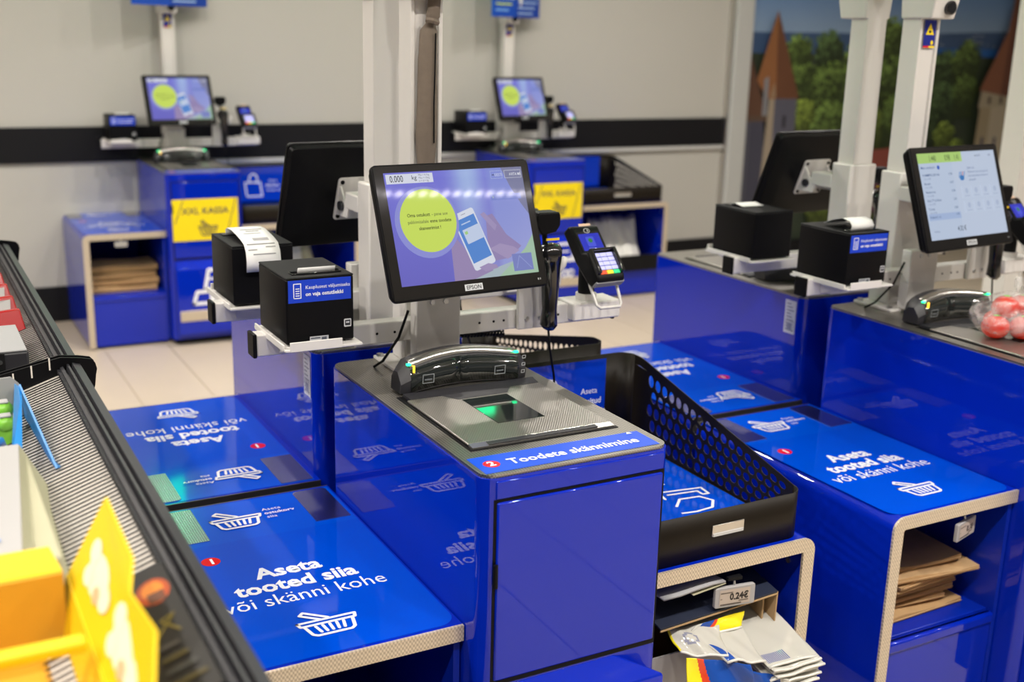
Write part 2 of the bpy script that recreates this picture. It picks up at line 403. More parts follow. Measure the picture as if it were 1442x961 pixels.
def bed_scanner(st):
    t = st.thing('barcode_scanner_scale', 'steel bed barcode scanner with curved black hood', 'scanner', .19, .124, H)
    ox = -.19
    X = lambda u: u+ox
    box('frame_gap', 'black', t, X(.036), X(.342), -.006, .325, .0, .0012)
    box('platter', 'ribsteel', t, X(.042), X(.337), .016, .286, .0012, .006, .002)
    MB().add([(X(.042), -.001, .0012), (X(.337), -.001, .0012), (X(.337), .016, .0012), (X(.042), .016, .0012), (X(.042), -.001, .004), (X(.337), -.001, .004), (X(.337), .016, .006), (X(.042), .016, .006)],
             [(4, 5, 6, 7), (0, 1, 5, 4), (1, 2, 6, 5), (3, 0, 4, 7)]).build('front_edge', 'plainsteel', t)
    box('front_grip', 'darkgrey', t, X(.075), X(.302), .0, .014, .0045, .0064, .0006)
    box('scan_window', 'glass', t, X(.141), X(.24), .092, .244, .0058, .0068, .0004)
    MB().prism([(X(.05), .286), (X(.337), .286), (X(.345), .325), (X(.05), .325)][:4], .001, .0065).build('rear_sill', 'darkgrey', t)
    MB().add([(X(.09), .325, .0063), (X(.30), .325, .0063), (X(.245), .25, .0066), (X(.135), .25, .0066)], [(0, 3, 2, 1)]).build('sill_plate', 'darkgrey', t)
    # curved hood: sections swept along a shallow arc, concave towards the shopper
    N = 14
    def arc(k): 
        a = k/N; u = .048+.284*a; s = math.sin(PI*a); return u, .322+.034*s, s
    rings = []; top = []; win = []
    for k in range(N+1):
        u, v, s = arc(k); e = min(k, N-k); hh = (.062 if e else .046)+.012*s; dp = .062 if e else .045; r = .012
        v0 = v + (.012 if e == 0 else 0)
        sec = [(v0, .004), (v0-.004, hh*.5), (v0+.004, hh-r), (v0+r+.002, hh), (v0+dp-r, hh-.002), (v0+dp, hh-r-.004), (v0+dp+.004, .004)]
        rings.append([(X(u), p[0], p[1]) for p in sec])
        if 0 < k < N: top.append([(X(u), v0+.0035, hh-r+.004), (X(u), v0+r+.001, hh+.0016), (X(u), v0+.026, hh+.0012), (X(u), v0+.027, hh-.003)])
        win.append([(X(u), v0-.0012, .007), (X(u), v0-.0050, hh*.5), (X(u), v0+.0028, hh-.0125)])
    MB().loft(rings).build('hood', 'darkgrey', t, smooth=True)
    MB().sheet(top).build('top_band', 'plainsteel', t, smooth='all', solid=.0008)
    MB().sheet(win[1:8]).build('upright_window', 'glass', t, smooth='all', solid=.001)
    MB().sheet(win[7:14]).build('upright_window', 'glass', t, smooth='all', solid=.001)
    p = Print((0, 0, 0), (1, 0, 0), (0, -.1, 1))
    for kk in (3, 11):
        u, v, s = arc(kk); p.o = Vector((X(u)-.012, v-.0095, .020)); p.stroke([(0, 0), (.024, 0), (.024, .018), (0, .018)], .0014, '9AA0A4', True); p.rect(.004, .020, .006, .009, '70767C')
    p.build('window_decals', 'print', t)
    for k in (1, 13):
        u, v, s = arc(k); box('status_light', 'green', t, X(u)-.006, X(u)+.003, v+.003, v+.010, .060, .0645, .001)
    u, v, s = arc(1); box('status_light', 'amber', t, X(u)+.004, X(u)+.007, v-.006, v-.002, .048, .062)
    p = Print((X(.316), .325, .0), (1, .0, 0), (0, -.12, 1))
    for z in (.052, .036, .02): p.stroke([(.0, z), (.007, z), (.007, z+.006), (.0, z+.006)], .0012, 'B8BCC0', True)
    p.build('icons', 'print', t)
    return t

def stand(st, far=False, bridge=False, sleeve=False):
    t = st.thing('equipment_post', 'white steel post with horizontal crossbar', 'post', .19, .685, H)
    q = lambda u: st.m*(u-.19)          # local offset from the post axis
    def bx(name, mat, u0, u1, v0, v1, z0, z1, bv=.002, par=t):
        a, b = sorted((q(u0), q(u1))); return box(name, mat, par, a, b, v0-.685, v1-.685, z0-H, z1-H, bv)
    bp = bx('base_plate', 'white', .10, .28, .595, .733, H, H+.008)
    for (u, v) in ((.11, .61), (.27, .61), (.11, .718), (.27, .718)):
        MB().cyl((q(u), v-.685, .008), (q(u), v-.685, .014), .008, 6).build('bolt', 'bolt', bp)
    bx('sleeve', 'white', .14, .24, .648, .72, H+.008, 1.25, .004)
    ps = MB(); ps.prism([(-.036, -.032), (-.026, -.032), (-.026, -.026), (.026, -.026), (.026, -.032), (.036, -.032), (.036, .03), (-.036, .03)], 1.25-H, 2.16-H).build('shaft', 'white', t, .002)
    cb = bx('crossbar', 'white', -.195, .645, .61, .648, .948, .993, .003)
    for u0, u1 in ((-.203, -.195), (.645, .653)): bx('end_cap', 'black', u0, u1, .608, .650, .946, .995, .002, cb)
    for u in (-.14, .06, .10, .30, .335, .36, .50): MB().cyl((q(u), .6095-.685, .97-H), (q(u), .611-.685, .97-H), .003, 8).build('bolt_hole', 'black', cb)
    br = bx('front_bracket', 'white', .135, .238, .578, .61, H+.008, 1.05, .003)
    for u in (.172, .202): MB().cyl((q(u), .574-.685, 1.035-H), (q(u), .579-.685, 1.035-H), .006, 6).build('bolt', 'bolt', br)
    sb = bx('scanner_bracket', 'white', .39, .468, .598, .61, .948, 1.075, .002)
    for u in (.412, .445): MB().cyl((q(u), .594-.685, .972-H), (q(u), .599-.685, .972-H), .005, 6).build('bolt', 'bolt', sb)
    # sheet-steel shelf that carries the receipt printer
    a = bx('printer_shelf', 'white', -.174, -.018, .49, .70, .985, .990, .001)
    bx('front_lip', 'white', -.165, -.06, .488, .492, .985, 1.004, .001, a); bx('side_lip', 'white', -.176, -.172, .50, .69, .985, .998, .001, a)
    ga, gb = sorted((q(-.15), q(-.145)))
    MB().prism([(.50-.685, .985-H), (.65-.685, .985-H), (.65-.685, .955-H), (.62-.685, .95-H)], ga, gb, 'x').build('gusset', 'white', t)
    # box under the card terminal
    b = bx('terminal_box', 'white', .525, .652, .585, .66, .956, .998, .004)
    MB().cyl((q(.580), .622-.685, .998-H), (q(.580), .622-.685, 1.012-H), .024, 20).build('collar', 'white', b, smooth=True)
    if not far:
        bx('cable_clip', 'white', .478, .50, .60, .64, 1.04, 1.07, .003)
    # camera hood near the top
    hd = MB().loft([[(-.042, -.070, 1.648-H), (.042, -.070, 1.648-H), (.045, .03, 1.648-H), (-.045, .03, 1.648-H)], [(-.052, -.100, 1.80-H), (.052, -.100, 1.80-H), (.055, .035, 1.80-H), (-.055, .035, 1.80-H)]]).build('camera_hood', 'white', t, .004)
    MB().tube([(.012, -.070, 1.676-H), (.012, -.084, 1.676-H), (.012, -.087, 1.676-H)], [.018, .018, .013], 18).build('camera_lens', 'blackgloss', hd, smooth=True)
    if sleeve: p = Print((-.021, -.0322, 1.95-H), (1, 0, 0), (0, 0, 1))
    else: p = Print((-.021, -.0322, 1.575-H), (1, 0, 0), (0, 0, 1))
    p.rect(0, .042, 0, .070, '12208A'); p.poly([(.006, .033), (.036, .033), (.021, .062)], 'F5D90A'); p.disc(.021, .041, .005, .004, '20242A', 8)
    p.rect(.0, .021, .0, .005, RED); p.rect(.021, .042, .0, .005, 'F5D90A', up=False); p.disc(.031, .013, .005, .006, 'F5D90A', 10)
    p.build('camera_sticker', 'print', t)
    box('lamp_arm', 'white', t, -.10, .03, -.015, .015, 2.13-H, 2.155-H, .002); MB().cyl((-.10, 0, 2.155-H), (-.10, 0, 2.64-H), .065, 20).build('status_lamp', 'greenlamp', t, smooth=True)
    MB().cyl((-.10, 0, 2.64-H), (-.10, 0, 2.655-H), .068, 20).build('lamp_cap', 'white', t, smooth=True)
    if bridge: box('cable_bridge', 'white', t, -.03, .03, .03, .135, 1.705-H, 1.76-H, .003)
    if sleeve:
        # brown cable sleeve tied against the shaft
        path = [(1.25, -.006, .017), (1.30, -.005, .019), (1.38, -.002, .024), (1.45, -.003, .022), (1.53, -.001, .020), (1.585, .0, .018), (1.60, .004, .010), (1.612, .009, .015), (1.66, .014, .013), (1.80, .015, .014), (2.2, .01, .014)]
        rings = []
        for z, x, r in path:
            rings.append([(x+r*math.cos(a)*(1+.10*math.sin(3*a+z*40)), -.040+r*.55*math.sin(a), z-H) for a in [2*PI*i/16 for i in range(16)]])
        so = MB().loft(rings).build('cable_sleeve', 'cloth', t, smooth='all')
        MB().tube([(-.012, -.052, 1.606-H), (.002, -.058, 1.604-H), (.014, -.054, 1.60-H)], .006, 6).build('tie', 'cloth', so)
        MB().tube([(.010, -.053, 1.58-H), (.008, -.055, 1.50-H), (.006, -.056, 1.44-H), (.007, -.055, 1.36-H)], .0016, 6).build('zip', 'black', so)
    # cable running down to the counter
    MB().tube([(q(.12), -.10, 1.02-H), (q(.105), -.085, .96-H), (q(.085), -.045, .90-H), (q(.075), -.02, .882-H)], .003, 6).build('cable', 'black', t)
    return t

def screen_start(p, w, h):
    """attract screen: lime disc with text, hand holding a phone"""
    def bgc(a, b):
        base = Vector((.16, .15, .62))*(1-b*.25) + Vector((.22, .24, .80))*(b*.4)
        band = math.exp(-((a-.55-.03*b)/.10)**2)*(0.25+.75*b)
        base = base.lerp(Vector((.42, .56, .92)), min(1, band*1.05))
        if a > .72: base = base.lerp(Vector((.28, .36, .80)), .7)
        lav = max(0, (a-.35)*1.2)*(1-b)*.9
        base = base.lerp(Vector((.50, .52, .86)), min(.6, lav))
        return tuple(base)
    p.grad(0, w, 0, h, bgc, 24, 18)
    # soft green corner
    p.poly([(w*.70, 0), (w, 0), (w, h*.36), (w*.93, h*.24), (w*.83, h*.13)], (.42, .62, .45)); p.poly([(w*.50, 0), (w*.70, 0), (w*.83, h*.13), (w*.62, h*.06)], (.45, .55, .62))
    p.poly([(w*.84, h), (w, h), (w, h*.55), (w*.95, h*.66), (w*.89, h*.82)], (.24, .25, .42))
    # arm and fingers behind the phone
    p.poly([(w*.37, 0), (w*.52, 0), (w*.66, h*.06), (w*.62, h*.16), (w*.50, h*.24), (w*.42, h*.40), (w*.385, h*.34)], (.36, .28, .52))
    p.poly([(w*.64, h*.14), (w*.80, h*.16), (w*.90, h*.26), (w*.80, h*.38), (w*.72, h*.58), (w*.67, h*.56)], (.34, .27, .52))
    p.poly([(w*.66, h*.26), (w*.74, h*.30), (w*.84, h*.26), (w*.88, h*.22), (w*.78, h*.15)], (.42, .34, .58)); p.poly([(w*.63, h*.58), (w*.66, h*.60), (w*.74, h*.47), (w*.72, h*.42)], (.40, .33, .58))
    # phone
    a = -.32; c, s = math.cos(a), math.sin(a)
    def R(pts, ox, oy): return [(w*ox+(x*c-y*s*-1*-1)*1, h*oy+(x*s+y*c)) for x, y in pts]
    def ph(pts): return [(w*.555+x*math.cos(.30)-y*math.sin(.30), h*.36+x*math.sin(.30)+y*math.cos(.30)) for x, y in pts]
    pw, phh = w*.085, h*.27
    p.poly(ph(rrect(-pw, pw, -phh, phh, w*.018)), (.80, .84, .96))
    p.poly(ph([(-pw*.88, -phh*.74), (pw*.88, -phh*.74), (pw*.88, phh*.78), (-pw*.88, phh*.78)]), (.10, .28, .74))
    p.poly(ph(rrect(-pw*.62, pw*.95, -phh*.08, phh*.42, w*.004)), (.62, .72, .94)); p.poly(ph([(-pw*.5, phh*.24), (-pw*.25, phh*.24), (-pw*.25, phh*.34), (-pw*.5, phh*.34)]), (.42, .72, .25))
    p.poly(ph([(-.2*pw, phh*.89), (.2*pw, phh*.89), (.2*pw, phh*.905), (-.2*pw, phh*.905)]), (.2, .2, .3)); p.poly(ph([(-.5*pw, phh*.58), (.35*pw, phh*.58), (.35*pw, phh*.62), (-.5*pw, phh*.62)]), (.55, .68, .95))
    p.poly([(w*.56, h*.10), (w*.63, h*.13), (w*.69, h*.11), (w*.70, h*.08), (w*.60, h*.055)], (.40, .32, .56))
    # corner picture and reflections of buttons
    p.rect(w*.815, w*.965, h*.03, h*.19, (.22, .26, .62)); p.stroke([(w*.84, h*.06), (w*.87, h*.17), (w*.95, h*.05)], w*.004, (.36, .42, .78))
    p.rect(w*.73, w*.96, h*.70, h*.755, (.20, .26, .70))
    p.rect(w*.745, w*.75, h*.72, h*.735, (.6, .8, .4))
    # halo and lime disc
    p.disc(w*.245, h*.545, w*.222, w*.222, (.30, .32, .78), 40); p.disc(w*.255, h*.56, w*.196, w*.196, (.68, .86, .13), 40)
    tc = '1E2A1E'
    p.text('Oma ostukott', w*.272, h*.60, w*.030, tc, .012, 'r', sx=.92); p.text('- pane see', w*.283, h*.60, w*.030, '4A5A40', sx=.92)
    p.text('pakkimisalale', w*.254, h*.54, w*.030, '4A5A40', .0, 'r', sx=.92); p.text('enne toodete', w*.264, h*.54, w*.030, tc, .012, sx=.92)
    p.text('skaneerimist !', w*.257, h*.48, w*.030, tc, .012, 'c', sx=.92)
    # weight box
    p.rect(w*.01, w*.335, h*.90, h*.985, (.80, .83, .95)); p.text('0.000', w*.035, h*.915, w*.058, '141824', .004, sx=.72); p.text('kg', w*.185, h*.93, w*.04, '141824')
    for k, s_ in enumerate(('Min = 0,1kg', 'Max = 15kg', 'e = d = 5g')): p.text(s_, w*.235, h*(.962-.026*k), w*.016, '5A6078')
    p.stroke([(w*.755, h*.90), (w*.84, h*.90), (w*.84, h*.97), (w*.755, h*.97)], w*.0025, (.50, .58, .85), True); p.text('EESTI', w*.785, h*.92, w*.026, (.75, .8, .95))
    p.rect(w*.765, w*.781, h*.93, h*.938, (.03, .04, .08))
    p.stroke([(w*.86, h*.90), (w*.985, h*.90), (w*.985, h*.97), (w*.86, h*.97)], w*.003, (.65, .67, .78), True); p.text('AVITA ME', w*.895, h*.92, w*.026, (.85, .87, .95), .01, sx=.8)
def screen_list(p, w, h):
    """basket list of scanned goods"""
    p.rect(0, w, 0, h, (.56, .66, .84)); p.rect(w*.42, w, 0, h*.99, (.59, .68, .85))
    p.rect(0, w*.56, h*.885, h, (.47, .72, .20))
    for x, s_ in ((.14, '1.440'), (.34, '0.98'), (.46, '1.41')): p.text(s_, w*x, h*.905, w*.068, '1E3A1E', .0, sx=.6)
    p.text('Minu ostukorv', w*.02, h*.82, w*.03, '3C5A9C', .004); p.disc(w*.24, h*.83, w*.017, w*.017, '2E62C8')
    for k, s_ in enumerate(('KAMMPELLED 4tk', 'Banaan', 'Sibulavorst', 'Kala 7T tk Räim', 'Tomat')):
        y = h*(.735-.098*k); p.text(s_, w*.03, y, w*.027, '405A8C', .004); p.text('1 tk x 0,98', w*.03, y-h*.04, w*.021, '8494B8')
        p.text(('0,58', '0,97', '0,98', '1,39', '0,40')[k], w*.40, y, w*.026, '506890', .004, 'r')
    p.rect(w*.015, w*.42, h*.225, h*.30, (.42, .54, .80)); p.text('Kilekott 1 tk', w*.03, h*.25, w*.026, '405A8C'); p.text('0,41', w*.40, h*.265, w*.025, '405A8C', .004, 'r')
    p.text('4,32 €', w*.40, h*.08, w*.055, '20283C', .004, 'c', sx=.75); p.text('Kokku', w*.05, h*.085, w*.025, '7484A8')
    for k in range(4): p.stroke([(w*(.48+.02*k), h*.70), (w*(.50+.02*k), h*.76)], w*.008, ('3C82C8', '3C82C8', 'C85050', '3C82C8')[k])
    p.disc(w*.515, h*.69, w*.03, w*.022, '3C82C8', 14)
    for k, s_ in enumerate(('Jätka ost', 'Skaneeri oma tooted või', 'lisa need oma ostukorvi', 'ekraanilt')): p.text(s_, w*.60, h*(.79-.047*k), w*.027, '6A7CA8')
    for j in range(2):
        for i in range(4):
            x0, y0 = w*(.49+.125*i), h*(.45-.17*j); p.rect(x0, x0+w*.108, y0, y0+h*.14, (.60, .69, .86), w*.008); p.disc(x0+w*.054, y0+h*.085, w*.02, w*.024, (.48, .57, .76), 12); p.rect(x0+w*.02, x0+w*.09, y0+h*.02, y0+h*.03, (.46, .55, .74))
    p.text('EESTI', w*.75, h*.93, w*.022, '5A6A90'); p.text('ABI', w*.90, h*.93, w*.022, '5A6A90'); p.rect(w*.725, w*.74, h*.935, h*.945, '20283C')

def monitor(st, kind, yaw=5.5, base='touchscreen monitor'):
    t = st.thing('touchscreen_monitor', base, 'monitor', .19, .50, 1.06)
    w, h, d = .366, .270, .034
    ya = math.radians(yaw)
    # all parts hang on a tilted frame
    R = Matrix.Rotation(ya, 4, 'Z') @ Matrix.Rotation(math.radians(-20), 4, 'X')
    Tm = Matrix.Translation((.007, -.012, .145)) @ R
    def put(o): o.matrix_local = Tm; return o
    put(MB().prism(rrect(-w/2, w/2, -h/2, h/2, .012), 0, .012, 'y').build('bezel', 'black', t, .003, smooth=True))
    rings = [[(x, y, z) for x, z in rrect(-w/2+e, w/2-e, -h/2+e, h/2-e, .012)] for y, e in ((.012, .002), (.026, .006), (d, .05))]
    put(MB().loft(rings).build('back_shell', 'black', t, .002))
    put(box('face_glass', 'blackgloss', t, -w/2+.004, w/2-.004, -.0012, .0, -h/2+.004, h/2-.004))
    sx0, sx1, sz0, sz1 = -w/2+.024, w/2-.020, -h/2+.030, h/2-.017
    if not st.rear:
        p = Print((sx0, -.0014, sz0), (1, 0, 0), (0, 0, 1), .00004)
        (screen_start if kind == 'start' else screen_list)(p, sx1-sx0, sz1-sz0)
        put(p.build('screen', 'screen', t))
        p = Print((-.020, -.0014, -h/2+.008), (1, 0, 0), (0, 0, 1)); p.rect(0, .042, 0, .013, 'C8CCD0'); p.text('EPSON', .021, .0025, .0115, '30343A', .02, 'c', sx=1.0)
        put(p.build('logo', 'print', t))
        for dx in (.178, .183): put(box('indicator', 'bolt', t, -.020+dx, -.018+dx, -.0018, -.0012, -h/2+.014, -h/2+.018))
    # mounting plate and swivel arm back to the post
    put(MB().prism(rrect(-.055, .055, -.055, .055, .008), d, d+.004, 'y').build('mount_plate', 'white', t))
    for sx in (-1, 1):
        for sz in (-1, 1): put(MB().cyl((sx*.045, d+.003, sz*.045), (sx*.045, d+.007, sz*.045), .005, 8).build('mount_screw', 'black', t))
    put(MB().prism([(d+.004, -.04), (d+.004, .035), (d+.03, .016), (d+.06, .012), (d+.06, -.02), (d+.03, -.03)], -.05, -.045, 'x').build('swivel_cheek', 'white', t))
    put(MB().prism([(d+.004, -.04), (d+.004, .035), (d+.03, .016), (d+.06, .012), (d+.06, -.02), (d+.03, -.03)], .045, .05, 'x').build('swivel_cheek', 'white', t))
    put(MB().cyl((-.058, d+.028, -.004), (.058, d+.028, -.004), .011, 12).build('swivel_pin', 'darkgrey', t, smooth=True))
    MB().box(-.05, .05, .065, .15, .115, .155).build('arm', 'white', t, .004)
    return t

def printer(st, paper, sticker=True):
    pw, pd, h = .136, .18, .135
    t = st.thing('receipt_printer', 'black cube receipt printer', 'printer', st.mu(-.096), .51, .99)
    bd = MB().prism(rrect(-pw/2, pw/2, 0, pd, .004, 3), .004, h*.97).build('body', 'black', t, .002, smooth=True)
    box('lid', 'blackmat', t, -pw/2, pw/2, .0, pd, h*.972, h, .002)
    box('paper_slot', 'blackgloss', t, -.048, .052, .024, .046, h, h+.003, .001)
    if sticker and not st.rear:
        p = Print((-pw/2, -.0004, 0), (1, 0, 0), (0, 0, 1)); p.rect(.004, pw-.006, .086, .130, '0A3CC8')
        p.stroke([(.015, .095), (.029, .095), (.029, .123), (.015, .123)], .0017, WHITE, True)
        for k in range(4): p.rect(.0185, .0265, .099+.0045*k, .1008+.0045*k, WHITE, up=False)
        p.text('Kauplusest väljumiseks', .038, .112, .0098, 'E8ECF8', .004); p.text('on vaja ostutšekki', .038, .0985, .0105, WHITE, .022)
        p.build('notice_sticker', 'print', t); p = Print((-pw/2, -.0004, 0), (1, 0, 0), (0, 0, 1))
        p.rect(pw-.021, pw-.006, .030, .046, 'D0D2D6', .002); p.rect(pw-.019, pw-.008, .0325, .0435, '20242C'); p.rect(pw-.017, pw-.010, .0375, .0405, 'D0D2D6')
        p.build('maker_badge', 'print', t); p = Print((-pw/2, -.0004, 0), (1, 0, 0), (0, 0, 1))
        p.rect(.045, .083, .007, .017, 'BCBEC4'); p.rect(.047, .066, .012, .0145, '505664'); p.rect(.069, .079, .009, .0145, '505664', up=False)
        p.build('serial_label', 'print', t)
    path = {'stub': [(.036, h-.002), (.033, h+.006), (.030, h+.012)],
            'curl': [(.036, h-.002), (.030, h+.012), (.040, h+.024), (.065, h+.028), (.10, h+.020), (.13, h+.006)],
            'short': [(.036, h-.002), (.04, h+.006), (.055, h+.009), (.09, h+.003)],
            'long': [(.030, h-.002), (.030, h+.012), (.045, h+.018), (.08, h+.019), (.115, h+.015), (.15, h+.010), (.180, h+.003), (.194, h-.012), (.199, h-.035), (.195, h-.056)]}[paper]
    g = [[(x, p[0], p[1]) for x in (-.034, -.01, .015, .042)] for p in path]
    rc = MB().sheet(g).build('receipt', 'paper', t, smooth='all', solid=.0006)
    if paper == 'long':
        p = Print((-.034, 0, 0), (1, 0, 0), (0, 0, 1)); ink = '8A8E98'
        def on(i, f):
            a, b = path[i], path[i+1]; return (a[0]+(b[0]-a[0])*f, a[1]+(b[1]-a[1])*f)
        v, f, c = [], [], []
        for (i, f0, f1, x0, x1) in [(3, .1, .3, .01, .06), (3, .5, .7, .02, .05), (4, .0, .15, .02, .06), (5, .0, .5, .015, .05), (6, .0, .15, .008, .07), (6, .4, .55, .008, .03), (6, .7, .85, .05, .07), (7, .2, .3, .01, .06)]:
            (a0, b0), (a1, b1) = on(i, f0), on(i, f1); k = len(v)
            dx, dz = path[i+1][0]-path[i][0], path[i+1][1]-path[i][1]; L = math.hypot(dx, dz); nx, nz = -dz/L*.0009, dx/L*.0009
            v += [(-.034+x0, a0+nx, b0+nz), (-.034+x1, a0+nx, b0+nz), (-.034+x1, a1+nx, b1+nz), (-.034+x0, a1+nx, b1+nz)]; f.append((k, k+1, k+2, k+3))
        MB().add(v, f).build('printed_lines', 'grey', rc)
    return t

def terminal(st, detail=True):
    t = st.thing('card_terminal', 'black card payment terminal with lit keypad', 'card terminal', st.mu(.580), .622, 1.012)
    MB().cyl((0, 0, 0), (0, 0, .075), .019, 18).build('pole', 'blackmat', t, smooth=True)
    L, w = .160, .076
    Tm = Matrix.Translation((0, -.035, .098)) @ Matrix.Rotation(math.radians(4), 4, 'Z') @ Matrix.Rotation(math.radians(-42), 4, 'X')
    # local slab frame: x across, z up along the face, y into the body
    def put(o): o.matrix_local = Tm; return o
    sec = [(-.012, -L/2), (-.018, -L/2+.012), (-.018, -.006), (0, .004), (0, L/2-.008), (.008, L/2), (.034, L/2), (.036, .0), (.026, -L/2+.02), (.016, -L/2)]
    put(MB().prism(sec, -w/2, w/2, 'x').build('body', 'black', t, .005, smooth=True))
    put(box('bumper', 'grey', t, -w/2-.001, w/2+.001, -.008, .012, -L/2-.0015, -L/2+.004, .002))
    p = Print((-.028, -.0006, .008), (1, 0, 0), (0, 0, 1), .0001); p.rect(-.004, .060, -.002, .050, '08090C'); p.rect(0, .056, 0, .044, '2838E0'); p.rect(.002, .054, .002, .042, '2030D0')
    p.rect(.016, .038, .010, .036, '4A5AE8', .003); p.disc(.027, .026, .006, .006, '2E8A3C', 12); p.text('www', .018, .004, .006, '90A0F0')
    put(p.build('screen', 'screen', t))
    p = Print((0, -.0006, L/2-.024), (1, 0, 0), (0, 0, 1)); p.stroke([(.008*math.cos(a), .004+.006*math.sin(a)) for a in [2*PI*i/14 for i in range(14)]], .001, 'D0D0D4', True)
    for r in (.002, .004): p.stroke([(r*math.cos(a)-.001, .004+r*math.sin(a)) for a in (-.8, 0, .8)], .001, 'D0D0D4')
    p.rect(-.016, .016, .016, .0225, 'D8B8A0'); put(p.build('contactless_mark', 'print', t))
    M.setdefault('keylit', pmat('lit_key', (.3, .3, .5), .4, emit=(.55, .55, 1.0), es=.75)); M.setdefault('keyred', pmat('red_key', (.6, .05, .02), .4, emit=(1, .12, .03), es=.5))
    M.setdefault('keyyel', pmat('yellow_key', (.7, .5, .02), .4, emit=(1, .75, .05), es=.5)); M.setdefault('keygrn', pmat('green_key', (.02, .5, .2), .4, emit=(.05, .8, .3), es=.5))
    hood = MB(); hood.box(-w/2+.002, -w/2+.011, -.030, -.016, -.066, -.004); hood.box(w/2-.011, w/2-.002, -.030, -.016, -.066, -.004); hood.box(-w/2+.002, w/2-.002, -.030, -.010, -.008, -.002)
    put(hood.build('keypad_hood', 'blackgloss', t, .003))
    for r in range(5):
        for c in range(3):
            x = -.0265+.0180*c; z = -.0205-.0112*r
            k = box('key', ['keylit', 'keylit', 'keylit', 'keylit', ('keyred', 'keyyel', 'keygrn')[c]][r], t, x+.0005, x+.0165, -.0205, -.0175, z, z+.0088, 0)
            put(k)
    # wire hand guard
    loop = [(-.030, .004, -.072), (-.031, -.004, -.082), (-.028, -.028, -.118), (-.022, -.034, -.124), (.030, -.034, -.124), (.036, -.028, -.118), (.038, -.004, -.080), (.037, .006, -.070)]
    MB().tube([(x, y-.035-.028, z+.098+.012) for x, y, z in loop], .0036, 8).build('wire_guard', 'white', t, smooth='all')
    return t

def hand_scanner(st, cord_to=None):
    t = st.thing('handheld_scanner', 'black handheld barcode gun with coiled lead', 'scanner', st.mu(.445), .56, .96)
    m = st.m
    path = [(.0, 0, .0), (.0, -.002, .004), (.002, 0, .04), (.003, .002, .09), (.001, .0, .13), (-.004, -.002, .152), (-.008, -.004, .170), (-.009, -.003, .182), (-.010, -.002, .187)]
    rs = [.016, .020, .017, .020, .022, .028, .031, .025, .010]
    MB().tube([(m*a, b, c) for a, b, c in path], rs, 16).build('handle', 'blackgloss', t, smooth='all')
    MB().tube([(m*-.012, .004, .18), (m*-.014, .006, .215)], .006, 8).build('neck', 'blackmat', t)
    hp = [(-.030, .208), (.004, .214), (.014, .228), (.014, .250), (.010, .257), (-.040, .257), (-.046, .232)]
    MB().prism([(m*a-m*.004, b) for a, b in (hp if m > 0 else hp[::-1])], -.022, .018, 'y').build('head', 'black', t, .003)
    tg = box('yellow_tag', 'yellow', t, *sorted((m*-.018, m*.014)), -.012, -.010, .194, .199)
    # cradle hook holding it
    MB().tube([(m*.014, .02, .12), (m*.03, .02, .118), (m*.04, .015, .135), (m*.044, .01, .15)], [.008, .009, .010, .006], 8).build('cradle_hook', 'white', t, smooth='all')
    if cord_to:
        MB().tube([(m*a, b, c) for a, b, c in cord_to], .0026, 6).build('lead', 'black', t, smooth='all')
    return t

